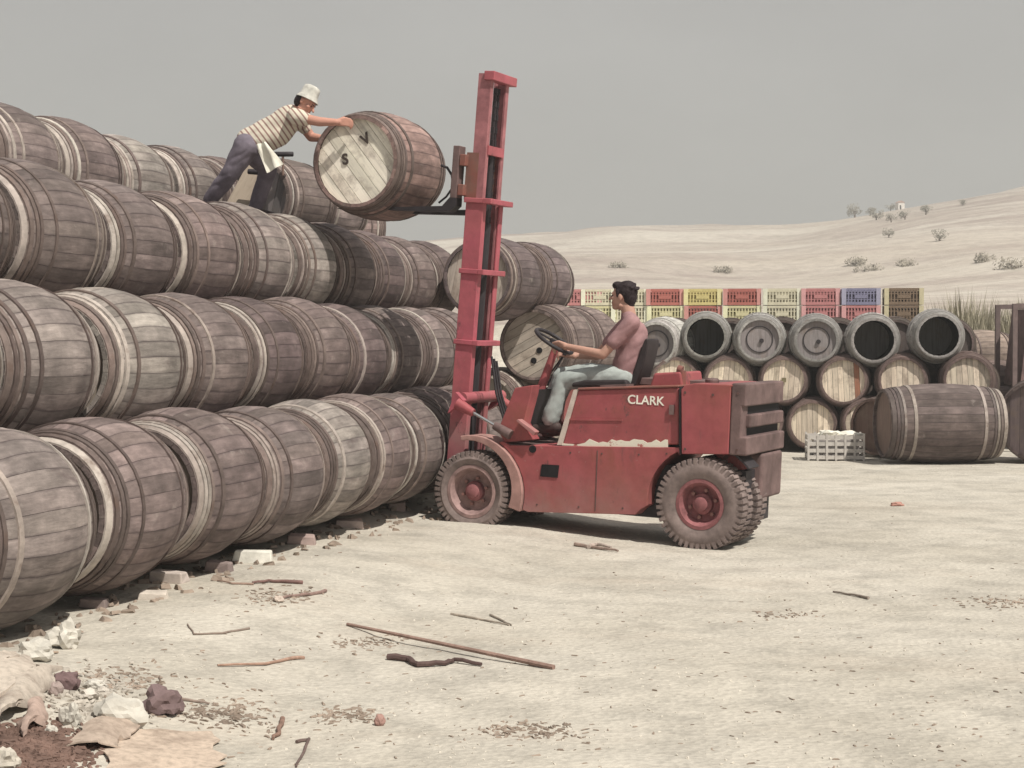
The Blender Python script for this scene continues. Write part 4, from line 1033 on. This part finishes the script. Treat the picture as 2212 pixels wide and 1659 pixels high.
stick([(345, 1495), (346, 1475), (345, 1462)], .006, 'short twig standing behind the brown clod', (.2, .15, .12))

# curved pale boards, bottom left
def curved_board(pts, label, thick=.016, curl=.05, col=(.44, .385, .33), lift=.03, name='broken_board'):
    q = [on_g(x, y) for x, y in pts]; c = sum(q, V()) / len(q)
    import bmesh
    n_ = 10; A, B_, C, D = q; vs = []
    for j in range(n_ + 1):
        for i in range(n_ + 1):
            u, v_ = i / n_, j / n_; p = A.lerp(B_, u).lerp(D.lerp(C, u), v_)
            e_ = 1 if (i in (0, n_) or j in (0, n_)) else .25; jx = .05 * e_ * noise.noise(p * 14); jy = .05 * e_ * noise.noise(p * 14 + V((9, 0, 0))); p = p + V((jx, jy, .02 * noise.noise(p * 5) + lift + curl * (1 - (2 * u - 1) ** 2) + curl * .5 * v_)); vs.append(p - c)
    b = MB(); m = len(vs); fs = [(j * (n_ + 1) + i, j * (n_ + 1) + i + 1, (j + 1) * (n_ + 1) + i + 1, (j + 1) * (n_ + 1) + i) for j in range(n_) for i in range(n_)]
    rim = [i for i in range(n_ + 1)] + [j * (n_ + 1) + n_ for j in range(1, n_ + 1)] + [n_ * (n_ + 1) + i for i in range(n_ - 1, -1, -1)] + [j * (n_ + 1) for j in range(n_ - 1, 0, -1)]
    b.add(vs + [v + V((0, 0, -thick)) for v in vs], fs + [tuple(k + m for k in f[::-1]) for f in fs] + [(rim[(i + 1) % len(rim)], rim[i], rim[i] + m, rim[(i + 1) % len(rim)] + m) for i in range(len(rim))])
    o_ = b.build(name, m_board, loc=c, smooth=True, ang=40, tint=col, fix=True); tag(o_, label, 'board'); return o_
curved_board([(-30, 1560), (105, 1466), (60, 1450), (-60, 1500)], 'middle pale curved board of the splayed broken pile at left', lift=.05, curl=.035)
curved_board([(-40, 1600), (70, 1535), (130, 1470), (10, 1510)], 'lowest and widest pale curved board of the splayed broken pile', lift=.03, curl=.045)
curved_board([(-30, 1470), (60, 1432), (38, 1424), (-40, 1440)], 'uppermost pale board of the splayed broken pile', lift=.03, curl=.02)
curved_board([(30, 1600), (110, 1575), (100, 1548), (60, 1560)], 'small brown shard of board under the widest curved board', lift=.03, curl=.04, col=(.36, .27, .23))
# cardboard sheet at the bottom edge
curved_board([(235, 1690), (480, 1690), (470, 1588), (215, 1582)], 'large flat tan cardboard sheet at the bottom edge', .006, .004, (.46, .375, .305), .012, 'cardboard_sheet')
curved_board([(150, 1622), (258, 1628), (292, 1580), (190, 1575)], 'torn tan cardboard flap lying left of the large sheet', .006, .03, (.42, .34, .28), .02, 'cardboard_flap')
# litter (nobody could count it)
def litter(name, label, n, region, size, cols, seed, elong=1.0):
    random.seed(seed); b = MB()
    for i in range(n):
        x, y = region(); z = gh(x, y); s_ = random.uniform(*size); a = random.uniform(0, pi)
        m = M.Rotation(a, 3, 'Z') @ M.Rotation(random.uniform(-.3, .3), 3, 'X')
        o0 = len(b.v); b.box((x, y, z + s_ * .18), (s_ * elong * random.uniform(.7, 1.3), s_ * random.uniform(.35, .8), s_ * random.uniform(.25, .6)), m, random.uniform(.4, .9))
        for q_ in range(o0, len(b.v)): b.v[q_] = tuple(c_ + random.uniform(-.16, .16) * s_ for c_ in b.v[q_])
    o_ = b.build(name, cols); tag(o_, label, kind='stuff'); return o_
def reg_yard():
    while True:
        px = random.uniform(100, 2300); py = 1000 + 660 * random.random() ** .75
        p = on_g(px, min(py, 1700)); a = p.dot(NN)
        if a < 4.25 or p.y < 7: return p.x, p.y
def near_reg(px, py, sx_, sy_):
    def f():
        p = on_g(random.gauss(px, sx_), min(1700, max(1000, random.gauss(py, sy_)))); return p.x, p.y
    return f
m_lit1 = simple('brown_litter', (.27, .215, .175), .95, var=.4, scale=3); m_lit2 = simple('pale_gravel', (.56, .52, .455), .95, var=.2, scale=3); m_lit4 = simple('dull_rubble', (.40, .365, .32), .95, var=.3, scale=6); m_lit3 = simple('red_brown_mulch', (.17, .11, .09), .95, var=.4, scale=9)
litter('gravel', 'pale gravel scattered over the yard', 1300, reg_yard, (.005, .014), m_lit2, 1)
litter('straw_litter', 'brown straw and chips scattered over the yard', 480, reg_yard, (.005, .014), m_lit1, 2, 2.6)
for i, (px, py, sx_, sy_, n_) in enumerate([(750, 1545, 40, 10, 130), (1130, 1580, 70, 10, 170), (600, 1290, 50, 10, 130), (790, 1390, 40, 8, 100), (240, 1470, 60, 18, 260), (520, 1545, 40, 18, 170), (2160, 1300, 50, 7, 120), (1700, 1330, 40, 5, 60), (420, 1540, 50, 12, 120)]):
    litter('straw_litter', ['dark straw heap in the lower middle', 'long dark straw drift near the bottom edge', 'straw patch round the small brownish stone', 'sparse straw patch left of the longest stick', 'rubble chips round the chalk boulder', 'straw heap right of the brown clod', 'dark weed clump at the right edge', 'faint straw smear right of the yard', 'litter trail below the brown clod'][i], n_, near_reg(px, py, sx_, sy_), (.005, .018), m_lit1, 20 + i, 2.4)
litter('mulch', 'red brown mulch in the lower left corner', 1500, near_reg(70, 1625, 60, 28), (.01, .035), m_lit3, 40, 1.6)
litter('rubble', 'fine pale rubble round the chalk boulder', 230, near_reg(190, 1510, 55, 28), (.012, .04), m_lit4, 41, 1.2)
litter('earth_clods', 'dark crumbs in the shadow under the bottom row', 230, lambda: (lambda a, t: ((NN * a + DD * t).x, (NN * a + DD * t).y))(random.uniform(4.25, 4.8), random.uniform(7, 15.5)), (.02, .07), m_lit1, 42, 1.2)

# ------------------------------------------------------------------ white slatted crate, right side things
g = on_g(1806, 995); k = g.y / FPX
cr = empty('slatted_crate', (g.x, g.y, g.z), (0, 0, R(-6))); tag(cr, 'white slatted crate with pale rags on the ground by the casks', 'crate')
wC, hC, dC = 118 * k, 58 * k, .5; m_wc = simple('dusty_white_slats', (.50, .47, .44), .8, var=.2)
for sy in (0, 1):
    for i in range(4):
        b = MB(); b.box((0, sy * dC, hC * (.12 + .25 * i)), (wC, .016, hC * .14)); b.build('slat', m_wc, cr)
    for i in range(7):
        b = MB(); b.box((-wC / 2 + wC * i / 6, sy * dC - (.012 if sy == 0 else -.012), hC * .5), (.03, .01, hC)); b.build('upright', m_wc, cr)
for sx_ in (-1, 1):
    for i in range(4):
        b = MB(); b.box((sx_ * wC / 2, dC / 2, hC * (.12 + .25 * i)), (.016, dC - .02, hC * .14)); b.build('slat', m_wc, cr)
b = MB(); b.box((0, dC / 2, .02), (wC - .04, dC - .04, .02)); b.build('base_board', m_wc, cr)
me = rock_mesh(77, (wC * .36, dC * .36, .10), .5, 3); me.materials.append(m_white); o = put('rag_bundle', me, None, (g.x + .03, g.y + .25, g.z + hC * .86)); tag(o, 'cream rag bundle heaped inside the white slatted crate', 'rags')
b = MB(); b.box((0, 0, 0), (wC * .8, dC * .8, hC * .7)); o = b.build('paper_bale', simple('grey_bale', (.36, .33, .32), .9), loc=(g.x + .03, g.y + .25, g.z + hC * .42), rot=(0, 0, R(-6))); tag(o, 'grey bale filling the white slatted crate', 'bale')

# steel frame at the right edge
m_frame = simple('grey_brown_steel', (.16, .12, .115), .7)
fr = at(2192, 700, 25.5); gz = gh(fr.x, fr.y)
r = empty('steel_frame', (fr.x, fr.y, gz), (0, 0, 0)); tag(r, 'rusty steel frame with brown panel at the right edge', 'frame')
top = at(2192, 656, 25.5).z - gz
for x, y in ((0, 0), (1.5, 0), (0, .9), (1.5, .9)): b = MB(); b.box((x, y, top / 2), (.07, .07, top)); b.build('post', m_frame, r)
b = MB(); b.box((.75, 0, top - .03), (1.43, .068, .07)); b.box((.75, .9, top - .03), (1.43, .068, .07)); b.build('top_rail', m_frame, r)
b = MB(); b.prism([(.10, top * .45), (1.44, top * .3), (1.44, top - .08), (.22, top - .08)], .02, .88); b.build('hopper_panel', m_dirty, r)
# white van body glimpsed behind the frame
vn_ = at(2165, 748, 28.6); r = empty('parked_van', (vn_.x + 1.35, vn_.y, gh(vn_.x, 31)), (0, 0, R(6))); tag(r, 'white vehicle glimpsed between the far stack and the steel frame', 'van')
hv = at(2190, 735, 28.6).z - r.location.z
m_van = simple('white_car_paint', (.72, .72, .70), .4, var=.05)
b = MB(); b.prism([(-1.5, .35), (1.9, .35), (1.9, hv), (-.9, hv), (-1.25, hv * .62), (-1.5, hv * .55)], 0, 1.6); b.build('van_body', m_van, r)
b = MB(); b.prism([(-.85, hv * .6), (-.2, hv * .6), (-.2, hv * .92), (-.7, hv * .92)], -.01, .01); b.build('side_window', m_dark, r)
for x in (-.9, 1.3):
    b = MB(); b.lathe([(.001, -.05), (.2, -.05), (.3, -.04), (.3, .14), (.001, .14)], 24); b.build('wheel', m_tyre, r, loc=(x, .03, .3))
# dark barrels between stack end and frame
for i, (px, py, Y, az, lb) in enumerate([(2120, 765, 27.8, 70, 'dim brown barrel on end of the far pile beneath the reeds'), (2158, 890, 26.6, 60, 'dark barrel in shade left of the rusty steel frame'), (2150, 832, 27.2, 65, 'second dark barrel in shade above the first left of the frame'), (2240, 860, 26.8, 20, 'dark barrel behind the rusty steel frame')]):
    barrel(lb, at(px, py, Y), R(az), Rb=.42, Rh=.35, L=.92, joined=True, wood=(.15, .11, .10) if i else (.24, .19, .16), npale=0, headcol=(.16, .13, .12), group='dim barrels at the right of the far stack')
# ------------------------------------------------------------------ vegetation
def leaf_mat(name, c): return simple(name, c, .9, var=.35, scale=1.5)
m_reed = leaf_mat('dusty_reed', (.34, .31, .23)); m_bush = leaf_mat('olive_bush', (.27, .255, .215)); m_scrub = leaf_mat('grey_scrub', (.33, .30, .25)); m_bark = simple('bark', (.16, .12, .10), .9)
def reeds(x0, x1, y0, y1, n, h, seed, label):
    random.seed(seed); b = MB()
    for i in range(n):
        x, y = random.uniform(x0, x1), random.uniform(y0, y1); z = hillfn(x, y) if y > 36.4 else gfull(x, y)
        for q in range(3):
            a = random.uniform(0, 6.28); hh = h * random.uniform(.4, 1.0) * (.75 + .25 * noise.noise(V((x, y, 0)))); dx, dy = cos(a) * hh * .2, sin(a) * hh * .2; w_ = random.uniform(.012, .03)
            wx, wy = -sin(a) * w_, cos(a) * w_; bx, by = x + random.uniform(-.1, .1), y + random.uniform(-.1, .1)
            b.add([(bx - wx, by - wy, z), (bx + wx, by + wy, z), (bx + dx * .4 + wx, by + dy * .4 + wy, z + hh * .6), (bx + dx * .4 - wx, by + dy * .4 - wy, z + hh * .6), (bx + dx, by + dy, z + hh)], [(0, 1, 2, 3), (3, 2, 4)])
    o_ = b.build('reeds', m_reed); tag(o_, label, kind='stuff')
reeds(7.9, 14, 29.0, 36, 20000, 3.0, 3, 'dry grey green reeds behind the right end of the far stack')
def bush(x, y, z, r, h, label, mat, seed, n=420, name='shrub', trunk=True, cat='shrub', group='shrubs on the dry hillside'):
    random.seed(seed); root = empty(name, (x, y, z)); tag(root, label, cat, group)
    b = MB()
    cl = [(random.uniform(-.6, .6) * r, random.uniform(-.6, .6) * r, h * random.uniform(.35, .85), random.uniform(.3, .55) * r) for _ in range(9)]
    for i in range(n):
        c = random.choice(cl); d_ = V((random.gauss(0, 1), random.gauss(0, 1), random.gauss(0, 1))).normalized() * c[3] * random.uniform(.55, 1.05)
        p = V(c[:3]) + V((d_.x, d_.y, d_.z * .8)); s_ = r * random.uniform(.05, .11); e1 = V((random.gauss(0, 1), random.gauss(0, 1), random.gauss(0, 1))).normalized(); e2 = e1.orthogonal().normalized()
        b.add([p - e1 * s_, p + e2 * s_ * .6, p + e1 * s_, p - e2 * s_ * .6], [(0, 1, 2, 3)])
    b.build('crown', mat, root)
    b = MB(); b.tube([(0, 0, -.2), (0, 0, h * .5)], [r * .12, r * .05], 6); [b.tube([(0, 0, h * .25), (c[0] * .8, c[1] * .8, c[2])], [r * .05, r * .02], 5) for c in cl[:5]]; b.build('trunk', m_bark, root)
spots = [(1845, 462, 275, 2.6, 'dark round tree left of the group on the upper slope'), (1880, 458, 278, 1.6, 'small shrub between the upper slope trees'), (1893, 470, 262, 2.0, 'second dark tree just right of the upper slope group'), (1925, 474, 255, 1.6, 'low bush under the white house'),
         (1955, 468, 268, 1.8, 'bush right below the white house'), (2000, 458, 285, 2.2, 'wide thicket right of the white house'), (1920, 508, 215, 1.5, 'lone dark bush in the middle of the slope'), (2030, 516, 200, 1.7, 'lone bush further right in the middle of the slope'),
         (1848, 570, 130, 1.0, 'flat scrub patch above the blue grey crate'), (1958, 572, 125, 1.0, 'small scrub right above the brown crates'), (1875, 583, 115, .9, 'grey scrub low above the brown crates'), (2130, 560, 140, 1.2, 'scrub on the slope near the right edge'),
         (1885, 447, 288, 1.4, 'tiny tree on the skyline left of the white house'), (1560, 585, 110, .8, 'faint scrub above the red crate'), (1340, 575, 120, .8, 'faint scrub above the driver head'), (1922, 426, 296, 1.7, 'dark tree hugging the white house'), (2080, 440, 290, 1.5, 'bush near the skyline right of the house'), (2195, 575, 120, 1.3, 'bush at the right edge of the slope')]
def hill_hit(px, py):
    r_ = ray(px, py); t = 40
    while t < 620:
        p = r_ * t
        if p.z + CAMZ <= hillfn(p.x, p.y): return p.x, p.y
        t += 1.0
    return None
for i, (px, py, Y, s_, lb) in enumerate(spots):
    hit = hill_hit(px, py + 6)
    if hit is None:
        k_ = (px - CXP) / FPX; best = max(range(60, 330, 3), key=lambda yy: (hillfn(k_ * yy, yy) - CAMZ) / yy); hit = (k_ * best, best)
    sc_ = hit[1] / Y
    low_ = Y < 150
    bush(hit[0], hit[1], hillfn(*hit) - .1, s_ * sc_ * (1.1 if low_ else .62), s_ * (.5 if low_ else .85) * sc_, lb, m_scrub if low_ else m_bush, 60 + i)
# small white house on the ridge
kx = (1942 - CXP) / FPX; by = max(range(120, 330, 3), key=lambda yy: (hillfn(kx * yy, yy) - CAMZ) / yy)
hx = kx * by; hz = hillfn(hx, by)
r = empty('ridge_house', (hx, by, hz - .2), (0, 0, R(15))); r.scale = (.55, .55, .55); tag(r, 'tiny white house standing on the skyline of the hill', 'house')
b = MB(); b.box((0, 0, 1.1), (2.0, 1.8, 2.2)); b.build('wall', simple('whitewash', (.75, .72, .68), .9, var=.05), r)
b = MB(); b.prism([(-1.15, 2.2), (1.15, 2.2), (0, 2.8)], -1, 1); b.build('roof', simple('roof_tile', (.42, .30, .26), .9), r)
b = MB(); b.box((-.3, -.905, .8), (.5, .02, 1.3)); b.build('door', m_dark, r)

# ------------------------------------------------------------------ haze
hm = bpy.data.materials.new('summer_haze'); hm.use_nodes = True; ht = hm.node_tree; ht.nodes.clear()
pv = ht.nodes.new('ShaderNodeVolumePrincipled'); pv.inputs['Color'].default_value = (.95, .95, .93, 1); pv.inputs['Density'].default_value = .0019; pv.inputs['Anisotropy'].default_value = .2
ho = ht.nodes.new('ShaderNodeOutputMaterial'); ht.links.new(pv.outputs[0], ho.inputs['Volume'])
b = MB(); b.bbox((-470, -35, -40), (470, 680, 48)); o = b.build('haze', hm); tag(o, 'pale summer haze over the yard and hillside', kind='stuff')
